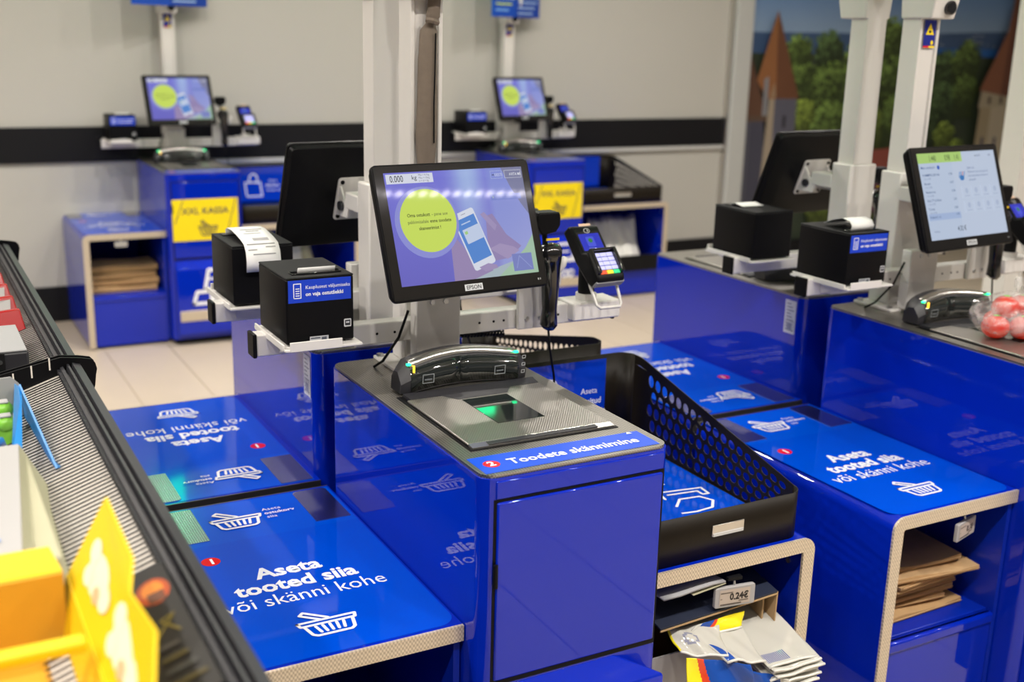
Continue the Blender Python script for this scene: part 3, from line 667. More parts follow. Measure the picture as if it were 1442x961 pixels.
def product_platform(st, bags=True):
    """low cabinet beside the tower, with printed top"""
    s = 1 if st.m > 0 else -1
    t = st.thing('basket_platform', 'low blue cabinet with printed top for products', 'cabinet', (-.40 if s > 0 else W), .06, 0)
    w, d = .398, .70
    # outer shell: rounded outer corner, side and top
    def fx(pts): return pts if s > 0 else [(w-a, b) for a, b in pts][::-1]
    r = .03; outer = [(0, .02)] + [(0, PZ-r)] + [(r-r*math.cos(a), PZ-r+r*math.sin(a)) for a in [PI/2*k/6 for k in range(1, 7)]] + [(w, PZ)]
    inner = [(w, PZ-.022)] + [(r-(r-.018)*math.cos(a), PZ-r+(r-.022)*math.sin(a)) for a in [PI/2*k/6 for k in range(6, -1, -1)]] + [(.018, .02)]
    MB().prism(fx(outer+inner), .004, d, 'y').build('shell', 'blue', t, smooth=True)
    r2_ = .026
    tout = [(0, .01), (0, PZ-r)] + [(r-r*math.cos(a), PZ-r+r*math.sin(a)) for a in [PI/2*k/6 for k in range(1, 7)]] + [(w, PZ)]
    tin = [(w, PZ-.030), (.034, PZ-.030), (.030, PZ-.034), (.030, .01)]
    MB().prism(fx(tout+tin), -.002, .004, 'y').build('front_trim', 'trim', t)
    MB().prism(fx([(0, PZ-.03), (0, PZ-.012), (.012, PZ), (w, PZ), (w, PZ-.04), (.0, PZ-.04)]), d, d+.004, 'y').build('rear_trim', 'ribs', t)
    box('back_panel', 'blue_in', t, .018, w-.01, d-.02, d-.004, .02, PZ-.022)
    box('tower_side_panel', 'blue_in', t, *((w-.014, w-.002) if s > 0 else (.002, .014)), .01, d-.02, .02, PZ-.022)
    box('bag_shelf', 'blue_in', t, .018, w-.012, .03, d-.02, .255, .270, .002)
    dr = box('lower_door', 'blue', t, .032, w-.012, .012, .026, .012, .268, .004)
    box('grip_rail', 'blue', t, .032, w-.012, .006, .03, .240, .268, .006)
    # printed top sheet (a: across, b: from the front edge)
    p = Print((0, 0, PZ+.0004), (1, 0, 0), (0, 1, 0), .00012)
    p.poly(rrect(.012, w-.004, .012, d-.006, .035, 6, (1, 1, 0, 0)), BLUEP)
    p.poly([(.012, .50), (w-.004, .50), (w-.004, d-.006), (.012, d-.006)], '004ED2')
    p.disc(.066, .428, .0185, .0185, RED); p.text('1', .0655, .417, .032, WHITE, .03, 'c')
    p.text('Aseta', .190, .318, .060, WHITE, .032, 'c', sx=.92); p.text('tooted siia', .190, .262, .060, WHITE, .032, 'c', sx=.90)
    p.text('või skänni kohe', .190, .208, .058, WHITE, .0, 'c', sx=.84)
    p.basket(.190, .110, .105, WHITE, .06); p.basket(.162, .595, .105, WHITE, .06)
    p.text('Aseta', .222, .615, .018, WHITE); p.text('ostukorv', .222, .595, .018, WHITE, .02); p.text('siia', .222, .575, .018, WHITE)
    pr = p.build('printed_top', 'printgloss', t)
    for a0, a1 in ((.014, .088), (w-.088, w-.012)):
        MB().prism(rrect(a0, a1, .52, d-.010, .012, 4, (0, 0, 1, 1) if a0 > .1 else (0, 0, 0, 0)), PZ+.0004, PZ+.0022).build('antislip_patch', 'patch', t)
    return t

def bag_shelf(st, width=.415, tray_w=None):
    """open shelf on the other side of the tower plus perforated tray"""
    s = 1 if st.m > 0 else -1; w = width; d = .70; Z = .592
    t = st.thing('bagging_shelf', 'open blue shelf unit with beige edging', 'shelf', (W if s > 0 else -w), .06, 0)
    def fx(pts): return pts if s > 0 else [(w-a, b) for a, b in pts][::-1]
    r = .03; arc_ = [(w-r+r*math.sin(a), Z-r+r*math.cos(a)) for a in [PI/2*k/6 for k in range(7)]]
    MB().prism(fx([(0.002, Z-.022), (0.002, Z)][1:] + arc_ + [(w, .02), (w-.018, .02), (w-.018, Z-.026), (.002, Z-.022)])[::-1], .004, d, 'y').build('shell', 'blue', t, smooth=True)
    MB().prism(fx([(0.002, Z)] + arc_ + [(w, .01), (w-.030, .01), (w-.030, Z-.030), (.002, Z-.030)])[::-1], -.002, .004, 'y').build('front_trim', 'trim', t)
    box('back_panel', 'blue_in', t, .01, w-.018, d-.02, d-.004, .02, Z-.022)
    box('bottom_shelf', 'blue_in', t, *((.002, w-.02) if s > 0 else (.02, w-.002)), .02, d-.02, .15, .165)
    box('lower_panel', 'blue', t, *((.002, w-.03) if s > 0 else (.03, w-.002)), .012, .026, .012, .163, .003)
    for (v, z) in ((.05, .52), (.05, .30)): 
        x = w-.019 if s > 0 else .019
        MB().cyl((x, v, z), (x-s*.004, v, z), .006, 8).build('rivet', 'bolt', t)
    return t

def tray(st, width=.395, text=True):
    s = 1 if st.m > 0 else -1; w = width; d = .66; zf, zb = .100, .228
    t = st.thing('perforated_tray', 'black metal tray with a hole-punched sloping side', 'tray', (W+.008 if s > 0 else -.008-w), .075, .5925)
    X = (lambda a: a) if s > 0 else (lambda a: w-a)
    R = .035; th = .0022
    def top_z(v): # sloping side: level at the back, then down to the front height
        if v > d-.05: return zb
        return zf + (zb-zf)*max(0.0, min(1.0, (v-.02)/(d-.07)))
    # front wall, with rounded corners turning into the sides
    def wall(pts, name):
        n = len(pts); MB().sheet([[(X(a), b, .0) for a, b, z in pts], [(X(a), b, z) for a, b, z in pts]]).build(name, 'traymetal', t, smooth='all', solid=th)
    fr = [(0, R, zf)] + [(R-R*math.cos(a), R-R*math.sin(a), zf) for a in [PI/2*k/6 for k in range(1, 7)]] + [(w-R+R*math.sin(a), R-R*math.cos(a), zf) for a in [PI/2*k/6 for k in range(0, 7)]]
    wall(fr, 'front_wall')
    bk = [(0, d-R, zb)] + [(R-R*math.cos(a), d-R+R*math.sin(a), zb) for a in [PI/2*k/6 for k in range(1, 7)]] + [(w-R+R*math.sin(a), d-R+R*math.cos(a), zb) for a in [PI/2*k/6 for k in range(0, 7)]]
    wall(bk, 'back_wall')
    MB().sheet([[(X(0), R, 0), (X(0), d-R, 0)], [(X(0), R, zf), (X(0), d-R, zb)]]).build('plain_side', 'traymetal', t, solid=th)
    # punched side: staggered cells, each a ring around a hole, scaled with the wall's height
    mb = MB(); v0, v1 = R, d-R; NC, NR = 18, 5
    def mp(a, b):          # a along 0..1, b up 0..1
        v = v0+(v1-v0)*a; zt = zf+(zb-zf)*min(1.0, max(0.0, (v-v0)/(v1-v0-.03))); return (X(w), v, b*zt)
    lo, hi = .06, .90
    mb.sheet([[mp(k/24, 0) for k in range(25)], [mp(k/24, lo) for k in range(25)]]); mb.sheet([[mp(k/24, hi) for k in range(25)], [mp(k/24, 1) for k in range(25)]])
    A0, A1 = .03, .90
    mb.sheet([[mp(0, lo), mp(A0, lo)], [mp(0, hi), mp(A0, hi)]]); mb.sheet([[mp(A1, lo), mp(1, lo)], [mp(A1, hi), mp(1, hi)]])
    cw, chh = (A1-A0)/NC, (hi-lo)/NR
    for j in range(NR):
        sh = .5*cw if j % 2 else 0
        segs = [(A0+sh+cw*i, A0+sh+cw*(i+1)) for i in range(NC-(1 if j % 2 else 0))]
        if j % 2:
            for a, b in ((A0, A0+sh), (A1-sh, A1)): mb.sheet([[mp(a, lo+chh*j), mp(b, lo+chh*j)], [mp(a, lo+chh*(j+1)), mp(b, lo+chh*(j+1))]])
        for a, b in segs:
            ca, cb_ = (a+b)/2, lo+chh*(j+.5); ra, rb = cw*.40, chh*.40; n = 16; vs = []
            for i in range(n):
                q = 2*PI*i/n+PI/n; vs.append(mp(ca+ra*math.cos(q), cb_+rb*math.sin(q)))
            for i in range(n):
                q = 2*PI*i/n+PI/n; k = max(abs(math.cos(q)), abs(math.sin(q))); dx, dy = math.cos(q)/k, math.sin(q)/k
                if abs(abs(dx)-1) < .25 and abs(abs(dy)-1) < .25 and False: pass
                vs.append(mp(ca+cw*.5*dx, cb_+chh*.5*dy))
            mb.add(vs, [(i, (i+1) % n, n+(i+1) % n, n+i) for i in range(n)])
            for sx, sy in ((1, 1), (-1, 1), (-1, -1), (1, -1)):   # fill the corners of the cell
                q0 = math.atan2(sy, sx); ks = sorted(range(n), key=lambda i: abs(math.atan2(math.sin(2*PI*i/n+PI/n-q0), math.cos(2*PI*i/n+PI/n-q0))))[:2]
                mb.add([mp(ca+cw*.5*sx, cb_+chh*.5*sy), vs[n+ks[0]], vs[n+ks[1]]], [(0, 1, 2)])
    mb.build('perforated_side', 'traymetal', t, solid=th)
    MB().prism(rrect(.002, w-.002, .002, d-.002, R), -.0004, .006).build('bottom', 'traymetal', t)
    # blue liner with print
    p = Print((0, 0, .0066), (1, 0, 0), (0, 1, 0), .00015); p.poly(rrect(.006, w-.006, .006, d-.006, R-.004), BLUEP)
    if text:
        p.text('Aseta', w/2, .40, .05, WHITE, .03, 'c'); p.text('tooted siia', w/2-.005, .335, .05, WHITE, .03, 'c', sx=.92)
        p.stroke([(w-.155, .22), (w-.125, .25), (w-.075, .245), (w-.06, .215), (w-.085, .185), (w-.13, .18), (w-.165, .185)], .006, WHITE)
        p.stroke([(w-.15, .30), (w-.04, .285), (w-.045, .25), (w-.06, .252), (w-.06, .272), (w-.135, .28)], .006, WHITE); p.stroke([(w-.17, .29), (w-.15, .285), (w-.155, .262)], .006, WHITE)
    p.build('liner', 'printgloss', t)
    # notice on the inside of the back wall
    p = Print((.02, d-.004, .02), (1, 0, 0), (0, 0, 1)); p.rect(.0, w-.085, .0, .198, '0A3CC0')
    bx0 = w*.40; p.stroke([(bx0-.05, .03), (bx0-.06, .11), (bx0+.03, .11), (bx0+.04, .03), (bx0-.05, .03)], .008, WHITE); p.stroke([(bx0-.035, .11), (bx0-.032, .145), (bx0-.015, .16), (bx0+.003, .155), (bx0+.012, .14), (bx0+.012, .105)], .008, WHITE)
    p.text('Aseta', bx0+.10-.02, .112, .021, WHITE); p.text('skännitud', bx0+.06, .085, .021, WHITE, .02); p.text('tooted siia', bx0+.065, .058, .021, WHITE)
    p.build('bag_notice', 'printgloss', t)
    # pull slot with bright inlay on the front
    sl = MB(); sl.box(w*.40, w*.60, -.0035, -.001, .045, .068); so = sl.build('pull_slot', 'plainsteel', t, .0006)
    box('slot_lip', 'wallgrey', so, w*.40+.002, w*.60-.002, -.0052, -.0035, .045, .051)
    return t

def price_tag(label, loc, price, rz=0.0):
    t = thing('price_tag', label, 'price tag', loc, rz)
    MB().prism(rrect(-.046, .046, -.022, .022, .005), 0, .009, 'y').build('case', 'whitecard', t, .0015, smooth=True)
    p = Print((-.036, -.0004, -.017), (1, 0, 0), (0, 0, 1)); p.rect(0, .070, 0, .034, 'B7A99C'); p.text(price, .066, .011, .020, '181414', .04, 'r', sx=.9)
    p.rect(.002, .030, .026, .0285, '6A6058'); p.rect(.002, .050, .001, .0035, '4A4340', up=False); p.rect(.044, .066, .006, .0085, '6A6058', up=False); p.rect(.002, .006, .014, .0155, '6A6058', up=False)
    p.build('display', 'print', t)
    MB().tube([(0, .006, .020), (0, .008, .030), (.0, .012, .036)], .0025, 8).build('hanger', 'bolt', t)
    box('clip', 'blackmat', t, -.016, .016, .004, .016, .033, .040)
    return t

# ------------------------------------------------------------------ the six checkouts
MAIN = Station(.80, 1.54, False, 'of the nearest checkout', 1)
REAR = Station(.795, 3.10, True, 'of the checkout right behind the nearest one', -1)
RIGHT = Station(2.24, 1.54, False, 'of the right checkout with bagged tomatoes', 1)
RREAR = Station(2.245, 3.10, True, 'of the checkout behind the tomato one', -1)
FARL = Station(1.19, 5.75, False, 'of the left checkout by the back wall', 1)
FARR = Station(3.258, 5.75, False, 'of the right checkout by the back wall', 1)
LEAD = [(0, 0, .0), (.005, -.002, -.05), (.02, .0, -.12), (.035, .02, -.17), (.05, .05, -.20)]
for st in (MAIN, REAR, RIGHT, RREAR, FARL, FARR):
    far = st in (FARL, FARR)
    tower(st, 'far' if far else 'near'); bed_scanner(st)
    stand(st, far, bridge=st in (MAIN, RIGHT), sleeve=st is MAIN)
    monitor(st, 'list' if st is RIGHT else 'start', base={'MAIN': ''}.get('x', 'black touchscreen monitor showing a shopping list' if st is RIGHT else ('black touchscreen monitor seen from behind' if st.rear else 'black touchscreen monitor with lime disc picture')))
    printer(st, {id(MAIN): 'stub', id(REAR): 'long', id(RIGHT): 'curl', id(RREAR): 'short'}.get(id(st), 'stub'))
    terminal(st); hand_scanner(st, LEAD)
for st in (MAIN, REAR, RIGHT, RREAR, FARL): product_platform(st)
bag_shelf(MAIN, .43); tray(MAIN, .395)
bag_shelf(REAR, .43); tray(REAR, .395)
bag_shelf(FARL, .66); tray(FARL, .62, False)
bag_shelf(FARR, .66); tray(FARR, .62, False)

# information boards on the far posts, turned towards the exit
for st, nm in ((FARL, 'left'), (FARR, 'right')):
    t = thing('information_sign', 'blue printed information board on the %s far post' % nm, 'sign', st.w(.19, .585, 1.685), math.radians(24))
    box('board', 'bluecard', t, -.235, .235, -.008, .0, 0, .42, .002)
    p = Print((-.235, -.0085, 0), (1, 0, 0), (0, 0, 1)); p.rect(0, .47, 0, .42, '0A48B4'); p.rect(.23, .47, 0, .42, '0A3CA0')
    for k in range(10): p.rect(.03, .03+.13+.03*(k % 3), .035+.035*k, .045+.035*k, ('7FB4F0', 'C8DC50', 'B8D0F0')[k % 3]); p.rect(.25, .25+.15+.02*(k % 4), .02+.032*k, .03+.032*k, '9CB8E0', up=False)
    p.build('printed_face', 'print', t)
    box('hanger_arm', 'white', t, -.02, .02, .0, .05, .18, .24)

# further post at the right edge, with its camera hood
t = thing('barrier_post', 'white square post at the right edge of the picture', 'post', (3.975, 3.06, 0))
MB().prism([(-.055, -.05), (-.04, -.05), (-.04, -.043), (.04, -.043), (.04, -.05), (.055, -.05), (.055, .05), (-.055, .05)], .02, 2.5).build('shaft', 'white', t, .003)
box('base_plate', 'white', t, -.10, .10, -.10, .10, 0, .02, .003)
box('camera_hood', 'white', t, .0, .07, -.13, -.045, 1.72, 1.90, .006)

# ------------------------------------------------------------------ price tags, bags
price_tag('white electronic price tag reading 0.24 under the nearest shelf', (1.402, 1.594, .505), '0.24€', math.radians(-8))
price_tag('small white electronic price tag reading 0.18 on the right cabinet', (2.095, 1.615, .508), '0.18', math.radians(16))
tag_far = thing('price_tag', 'tiny price tag hanging in the far left cabinet', 'price tag', (.97, 5.806, .53))
MB().prism(rrect(-.03, .03, -.012, .014, .004), 0, .008, 'y').build('case', 'whitecard', tag_far)
MB().cyl((0, .004, .012), (0, .004, .024), .003, 6).build('hanger', 'bolt', tag_far)

def paper_bag(label, loc, rz, w, d, h, mat, group, bend=0.0):
    """folded flat kraft bag: slightly bowed bundle with gusset folds and crimped handle end"""
    t = thing('paper_bag', label, 'paper bag', loc, rz, group)
    def top(a, b): return h + .004*math.sin(3.1*a+loc[2]*60) + bend*(abs(a)**2)*.012
    g = [[(a*w/2, b*d/2, top(a, b)) for a in (-1, -.5, 0, .5, 1)] for b in (-1, -.3, .4, 1)]
    gb = [[(a*w/2*.99, b*d/2*.99, bend*(abs(a)**2)*.012) for a in (-1, -.5, 0, .5, 1)] for b in (-1, -.3, .4, 1)]
    m = MB(); m.sheet(g); m.sheet([r[::-1] for r in gb])
    rim = [(0, i) for i in range(5)] + [(j, 4) for j in range(1, 4)] + [(3, i) for i in range(3, -1, -1)] + [(j, 0) for j in range(2, 0, -1)]
    n = len(rim); vs = [g[j][i] for j, i in rim] + [gb[j][i] for j, i in rim]
    m.add(vs, [(k, n+k, n+(k+1) % n, (k+1) % n) for k in range(n)]); m.build('folded_sheet', mat, t)
    m = MB()
    for k in range(2): m.sheet([[(a*w/2*.97, -d/2-.0008-.001*k, h*(.25+.42*k)), (a*w/2*.97, -d/2-.004-.002*k, h*(.33+.42*k))] for a in (-1, 0, 1)])
    m.build('fold_edges', 'kraft2', t, solid=.0008)
    MB().prism([(-.05, d/2*.2), (.05, d/2*.2), (.05, d/2*.26), (-.05, d/2*.26)], h+.002, h+.005).build('handle_strip', mat, t)
    return t
random.seed(3)
z = .2705
ORD = ('lowest', 'second', 'third', 'fourth', 'fifth', 'sixth', 'seventh', 'eighth', 'topmost')
for k in range(9):
    hh = random.uniform(.008, .011); lab = ORD[k]+' folded brown paper bag '+('' if k in (0, 8) else 'from below ')+'in the right cabinet stack'
    paper_bag(lab, (2.06+random.uniform(-.03, .03), 1.78+random.uniform(-.03, .03), z), random.uniform(-.15, .15), .26, .19, hh, ('kraft', 'kraft2')[k % 2], 'paper bags in the right cabinet', random.uniform(.2, 1)*0)
    z += hh+.0048
z = .2705
for k in range(4):
    paper_bag(('lowest', 'second', 'third', 'topmost')[k]+' brown paper bag bundle '+('from below ' if k in (1, 2) else '')+'in the far left cabinet', (.985+.012*(k % 2), 6.0+.01*k, z), random.uniform(-.04, .04), .33, .22, .026, ('kraft2', 'kraft')[k % 2], 'paper bags in the far left cabinet'); z += .0335

# plastic carrier bags spilling out of a carton under the nearest tray
def patch_fn(c, amp, seed, na=18, nb=12):
    rnd = random.Random(seed); ph = [rnd.uniform(0, 6) for _ in range(4)]
    c = [Vector(q) for q in c]
    def f(a, b):
        p = c[0]*(1-a)*(1-b)+c[1]*a*(1-b)+c[2]*a*b+c[3]*(1-a)*b
        n = (c[1]-c[0]).cross(c[3]-c[0]).normalized()
        return p + n*amp*(math.sin(5*a+ph[0])*math.sin(4*b+ph[1]) + .5*math.sin(11*a+7*b+ph[2]))
    return f
def plastic_bag(label, corners, colfn, amp=.008, seed=1, na=24, nb=16, fold=True):
    f = patch_fn(corners, amp, seed); base = sum((Vector(q) for q in corners), Vector())/4
    t = thing('carrier_bag', label, 'carrier bag', tuple(base), group='carrier bags in the carton')
    vs, fs, cs = [], [], []
    for j in range(nb+1):
        for i in range(na+1): vs.append(tuple(f(i/na, j/nb)-base))
    for j in range(nb):
        for i in range(na): fs.append((j*(na+1)+i, j*(na+1)+i+1, (j+1)*(na+1)+i+1, (j+1)*(na+1)+i)); cs.append([lin(colfn((i+.5)/na, (j+.5)/nb))]*4)
    p = Print((0, 0, 0), (1, 0, 0), (0, 1, 0)); p.v, p.f, p.c = vs, fs, cs
    o = p.build('film', 'printgloss', t); o.data.shade_smooth(); md = o.modifiers.new('solid', 'SOLIDIFY'); md.thickness = .0022
    if fold:
        m = MB(); pts = [f(k/8, 0)-base for k in range(9)]; m.tube(pts, .0028, 6); m.build('folded_edge', 'bagwhite', t, smooth='all')
    return t
WB, YB, BB, RB = (.52, .51, .46), (.86, .72, .02), (.012, .07, .36), (.7, .06, .02)
def c_plain(a, b): return WB if not (.06 < b < .16 and .05 < a < .5 and int(a*60) % 2) else (.12, .14, .3)
def c_tri(a, b):
    if abs(a-.12) < .10-.10*b and b < .6: return BB
    return WB if not (.72 < b < .86 and .1 < a < .55 and int(a*60) % 2) else (.12, .14, .3)
def c_col(a, b):
    if .42 < a+.25*b < .52: return RB
    if a+.25*b >= .52: return BB
    return YB if (a-.2)**2+(b-.45)**2 > .03 else BB
def c_yel(a, b): return YB if a > .45 else (RB if a > .36 else (BB if a > .12 else WB))
ct = thing('cardboard_carton', 'open cardboard carton with navy flap under the nearest tray', 'carton', (1.36, 1.76, .166))
box('front_wall', 'whitecard', ct, -.14, .145, -.135, -.131, 0, .225); box('back_wall', 'cardboard', ct, -.14, .145, .13, .134, 0, .27)
box('side_wall', 'cardboard', ct, -.144, -.140, -.135, .134, 0, .26); box('side_wall', 'cardboard', ct, .145, .149, -.135, .134, 0, .30); box('bottom', 'cardboard', ct, -.14, .145, -.131, .13, 0, .004)
MB().add([(-.13, -.155, .300), (.165, -.155, .316), (.165, .09, .36), (-.13, .09, .345)], [(0, 1, 2, 3)]).build('navy_flap', 'navycard', ct, solid=.004)
MB().add([(-.13, -.156, .296), (.165, -.156, .312), (.165, -.153, .312), (-.13, -.153, .296)], [(0, 1, 2, 3)]).build('torn_edge', 'cardboard', ct, solid=.003)
MB().add([(.165, -.155, .316), (.166, -.152, .20), (.166, .09, .22), (.165, .09, .36)], [(0, 1, 2, 3)]).build('side_flap', 'cardboard', ct, solid=.003)
sg = thing('plastic_pouch', 'pale grey plastic pouch lying on the navy carton flap', 'pouch', (1.30, 1.66, .515))
g = [[(x, y, .004*math.sin(30*x)+.018+.10*(x+.06)*.0-.05*y) for x in (-.07, -.03, .01, .05, .08)] for y in (-.06, -.02, .03, .08)]
MB().sheet(g).build('film', 'grey', sg, smooth='all', solid=.004); MB().add([(.0, -.061, .012), (.08, -.061, .0205), (.08, -.02, .0205), (.0, -.02, .014)], [(0, 1, 2, 3)]).build('pale_label', 'cream', sg, solid=.001)
for k in range(9):
    dz = -.0062*k; dx = .004*((k*5) % 4); dy = -.003*((k*3) % 5)+.004
    plastic_bag(('topmost', 'second', 'third', 'fourth', 'fifth', 'sixth', 'seventh', 'eighth', 'lowest')[k]+' white carrier bag '+('' if k in (0, 8) else 'from the top ')+'fanned out of the carton',
                [(1.43+dx, 1.505+dy, .382+dz), (1.545+dx, 1.495+dy, .388+dz), (1.55+dx*.5, 1.70+dy, .433+dz), (1.40+dx, 1.70+dy, .437+dz)], c_plain if k == 0 else (lambda a, b: WB), .003, 40+k, 90 if k == 0 else 20, 24, True)
plastic_bag('white carrier bag with a blue triangle lying before the stack', [(1.335, 1.525, .410), (1.425, 1.515, .398), (1.43, 1.645, .445), (1.30, 1.645, .447)], c_tri, .005, 5)
plastic_bag('crumpled white carrier bag with a round outline mark', [(1.258, 1.575, .425), (1.345, 1.535, .416), (1.372, 1.60, .446), (1.262, 1.635, .452)], lambda a, b: (.25, .26, .34) if abs(math.hypot(a-.35, (b-.5)*.8)-.13) < .022 else (WB if a > .05 else YB), .006, 9)
plastic_bag('bright yellow, blue and red carrier bag hanging over the carton front', [(1.235, 1.515, .30), (1.40, 1.49, .30), (1.385, 1.52, .398), (1.255, 1.548, .428)], c_col, .008, 12, 72, 48)
plastic_bag('blue and white carrier bag bulging below the fanned stack', [(1.39, 1.50, .29), (1.50, 1.485, .30), (1.475, 1.50, .352), (1.385, 1.512, .385)], lambda a, b: BB if a < .75 else WB, .006, 15)
plastic_bag('yellow carrier bag rolled up under the navy flap', [(1.285, 1.60, .433), (1.425, 1.595, .430), (1.44, 1.605, .458), (1.32, 1.61, .452)], c_yel, .003, 21)
ct2 = thing('plastic_bag_bundle', 'bundle of pale plastic bags in the far right shelf', 'bag bundle', (4.02, 6.0, .166))
for k in range(5):
    f = patch_fn([(-.20+.05*k, -.18, .02), (-.08+.05*k, -.18, .02), (-.02+.055*k, .10, .30), (-.16+.055*k, .10, .30)], .02, 60+k)
    MB().sheet([[tuple(f(i/8, j/8)) for i in range(9)] for j in range(9)]).build('bag', 'bagwhite', ct2, smooth='all', solid=.004)
box('box_front', 'blackmat', ct2, -.28, .22, -.20, -.19, 0, .10, .002)
ct3 = thing('plastic_bag_bundle', 'bundle of cream and black bags in the far left shelf', 'bag bundle', (1.80, 6.0, .166))
for k in range(4):
    f = patch_fn([(-.10+.06*k, -.18, .02), (.02+.06*k, -.18, .02), (.06+.055*k, .10, .28), (-.08+.055*k, .10, .28)], .02, 80+k)
    MB().sheet([[tuple(f(i/8, j/8)) for i in range(9)] for j in range(9)]).build('bag', ('blackmat', 'bagwhite', 'bagwhite', 'cream')[k], ct3, smooth='all', solid=.004)

# coiled lead lying between the two nearest towers
t = thing('coiled_cable', 'black coiled cable lying behind the nearest hooded scanner', 'cable', (1.13, 2.335, .882))
pts = []
for k in range(330):
    a = k/329; b = 2*PI*22*a; x = -.055+.185*a; y = .0; z = .020-.012*a
    pts.append((x, y+.009*math.cos(b), z+.009*math.sin(b)))
MB().tube(pts, .0024, 5).build('coil', 'blackmat', t, smooth='all')
MB().tube([(-.055, .009, .02), (-.08, .012, .02), (-.10, .01, .03)], .0024, 6).build('straight_end', 'blackmat', t, smooth='all')

# ------------------------------------------------------------------ tomatoes in a clear bag on the right scanner
tc = Vector((2.405, 1.81, .888))
for k, (dx, dy, dz) in enumerate(((-.055, .0, .0), (.0, -.035, .0), (.0, .04, .0), (.06, .0, .0), (-.02, .005, .045), (.035, .0, .043))):
    t = thing('tomato', ('leftmost tomato in the clear bag', 'front tomato in the clear bag', 'back tomato in the clear bag', 'rightmost tomato in the clear bag', 'upper left tomato in the clear bag', 'upper right tomato in the clear bag')[k], 'tomato', tuple(tc+Vector((dx, dy, dz))), group='tomatoes in the bag')
    MB().sphere((0, 0, .029), (.034, .034, .029), 16, 10).build('flesh', 'tomato', t, smooth='all')
    MB().add([(0, 0, .060)]+[((.012 if i % 2 else .004)*math.cos(2*PI*i/10), (.012 if i % 2 else .004)*math.sin(2*PI*i/10), .0575) for i in range(10)], [(0, i+1, (i+1) % 10+1) for i in range(10)]).build('calyx', 'greenpack', t)
rb = random.Random(5)
def crumple(d): return 1 + .07*math.sin(7*d.x+3*d.z)*math.cos(5*d.y+2*d.x) + .04*math.sin(17*d.x+11*d.z+5*d.y)
t = thing('produce_bag', 'clear plastic produce bag holding tomatoes on the right scanner', 'bag', tuple(tc+Vector((0, 0, .001))))
MB().sphere((.002, .0, .052), (.115, .088, .056), 28, 16, crumple).build('film', 'film', t, smooth='all')
m = MB(); rings = []
for k, (z, r, x) in enumerate(((.085, .05, .03), (.105, .032, .05), (.12, .040, .06), (.14, .052, .075))):
    rings.append([(x+r*math.cos(2*PI*i/18)*(1+.25*math.sin(5*2*PI*i/18+k)), .7*r*math.sin(2*PI*i/18)*(1+.25*math.cos(4*2*PI*i/18+k)), z) for i in range(18)])
m.loft(rings, False).build('gathered_neck', 'film', t, smooth='all')
f = patch_fn([(.02, -.10, .004), (.13, -.09, .004), (.13, -.04, .02), (.03, -.05, .02)], .004, 3)
MB().sheet([[tuple(f(i/8, j/6)) for i in range(9)] for j in range(7)]).build('loose_tail', 'film', t, smooth='all')

# ------------------------------------------------------------------ sweets rack at the left edge
SL = .35
def slope(x): return .986 + (x-.230)*SL
def rack(name_label, y0, y1):
    t = thing('sweets_rack', name_label, 'display rack', (0, y0, 0)); L = y1-y0
    prof = [(.226, .982), (.228, .994), (.233, .996), (.2345, .988), (.238, .988), (.2395, .999), (.243, .999), (.2445, .991), (.247, .991), (.2485, 1.001), (.262, .997), (.262, .955), (.226, .955)]
    MB().prism(prof[::-1], 0, L, 'y').build('edge_rail', 'darkgrey', t)
    a = [(-.16, slope(-.16)-.004), (.228, slope(.228)-.004), (.228, slope(.228)-.012), (-.16, slope(-.16)-.012)]
    MB().prism(a[::-1], .004, L-.004, 'y').build('sloping_shelf', 'creamfloor', t)
    m = MB(); y = .012
    while y < L-.012:
        m.prism([(-.158, slope(-.158)-.003), (.229, slope(.229)-.003), (.229, slope(.229)-.0022), (-.158, slope(-.158)-.0022)][::-1], y, y+.0050, 'y'); y += .0128
    o = m.build('ribs', 'ribs', t); o['kind'] = 'stuff'
    m = MB(); y = .01
    while y < L-.01:
        m.box(.2225, .2275, y, y+.004, .984, .9915); y += .0085
    o = m.build('rail_teeth', 'darkgrey', t); o['kind'] = 'stuff'
    for e, yy in ((0, 0), (1, L-.004)):
        pl = [(-.16, .80), (.27, .90), (.285, .955)] + [(.276+.014*math.cos(b), .985+.020*math.sin(b)) for b in (-.6, 0, .6, 1.2)] + [(.262, 1.008), (.23, 1.012), (.10, .985), (-.16, .90)]
        ep = MB().prism(pl, yy, yy+.004, 'y').build('end_plate', 'black', t)
        if e:
            for x in (.15, .18, .21): MB().prism([(x, slope(x)+.012), (x+.0025, slope(x)+.012), (x+.0025, slope(x)+.034), (x, slope(x)+.034)], yy-.0008, yy, 'y').build('slot', 'creamfloor', ep)
    box('base_cabinet', 'blackmat', t, -.16, .21, .004, L-.004, 0, .80)
    box('front_skirt', 'darkgrey', t, .21, .23, .004, L-.004, .72, .955)
    return t
rack('near black sweets rack with ribbed sloping shelf and edge rail', .50, 2.07)
rack('far black sweets rack holding red packets at the left edge', 2.082, 3.33)

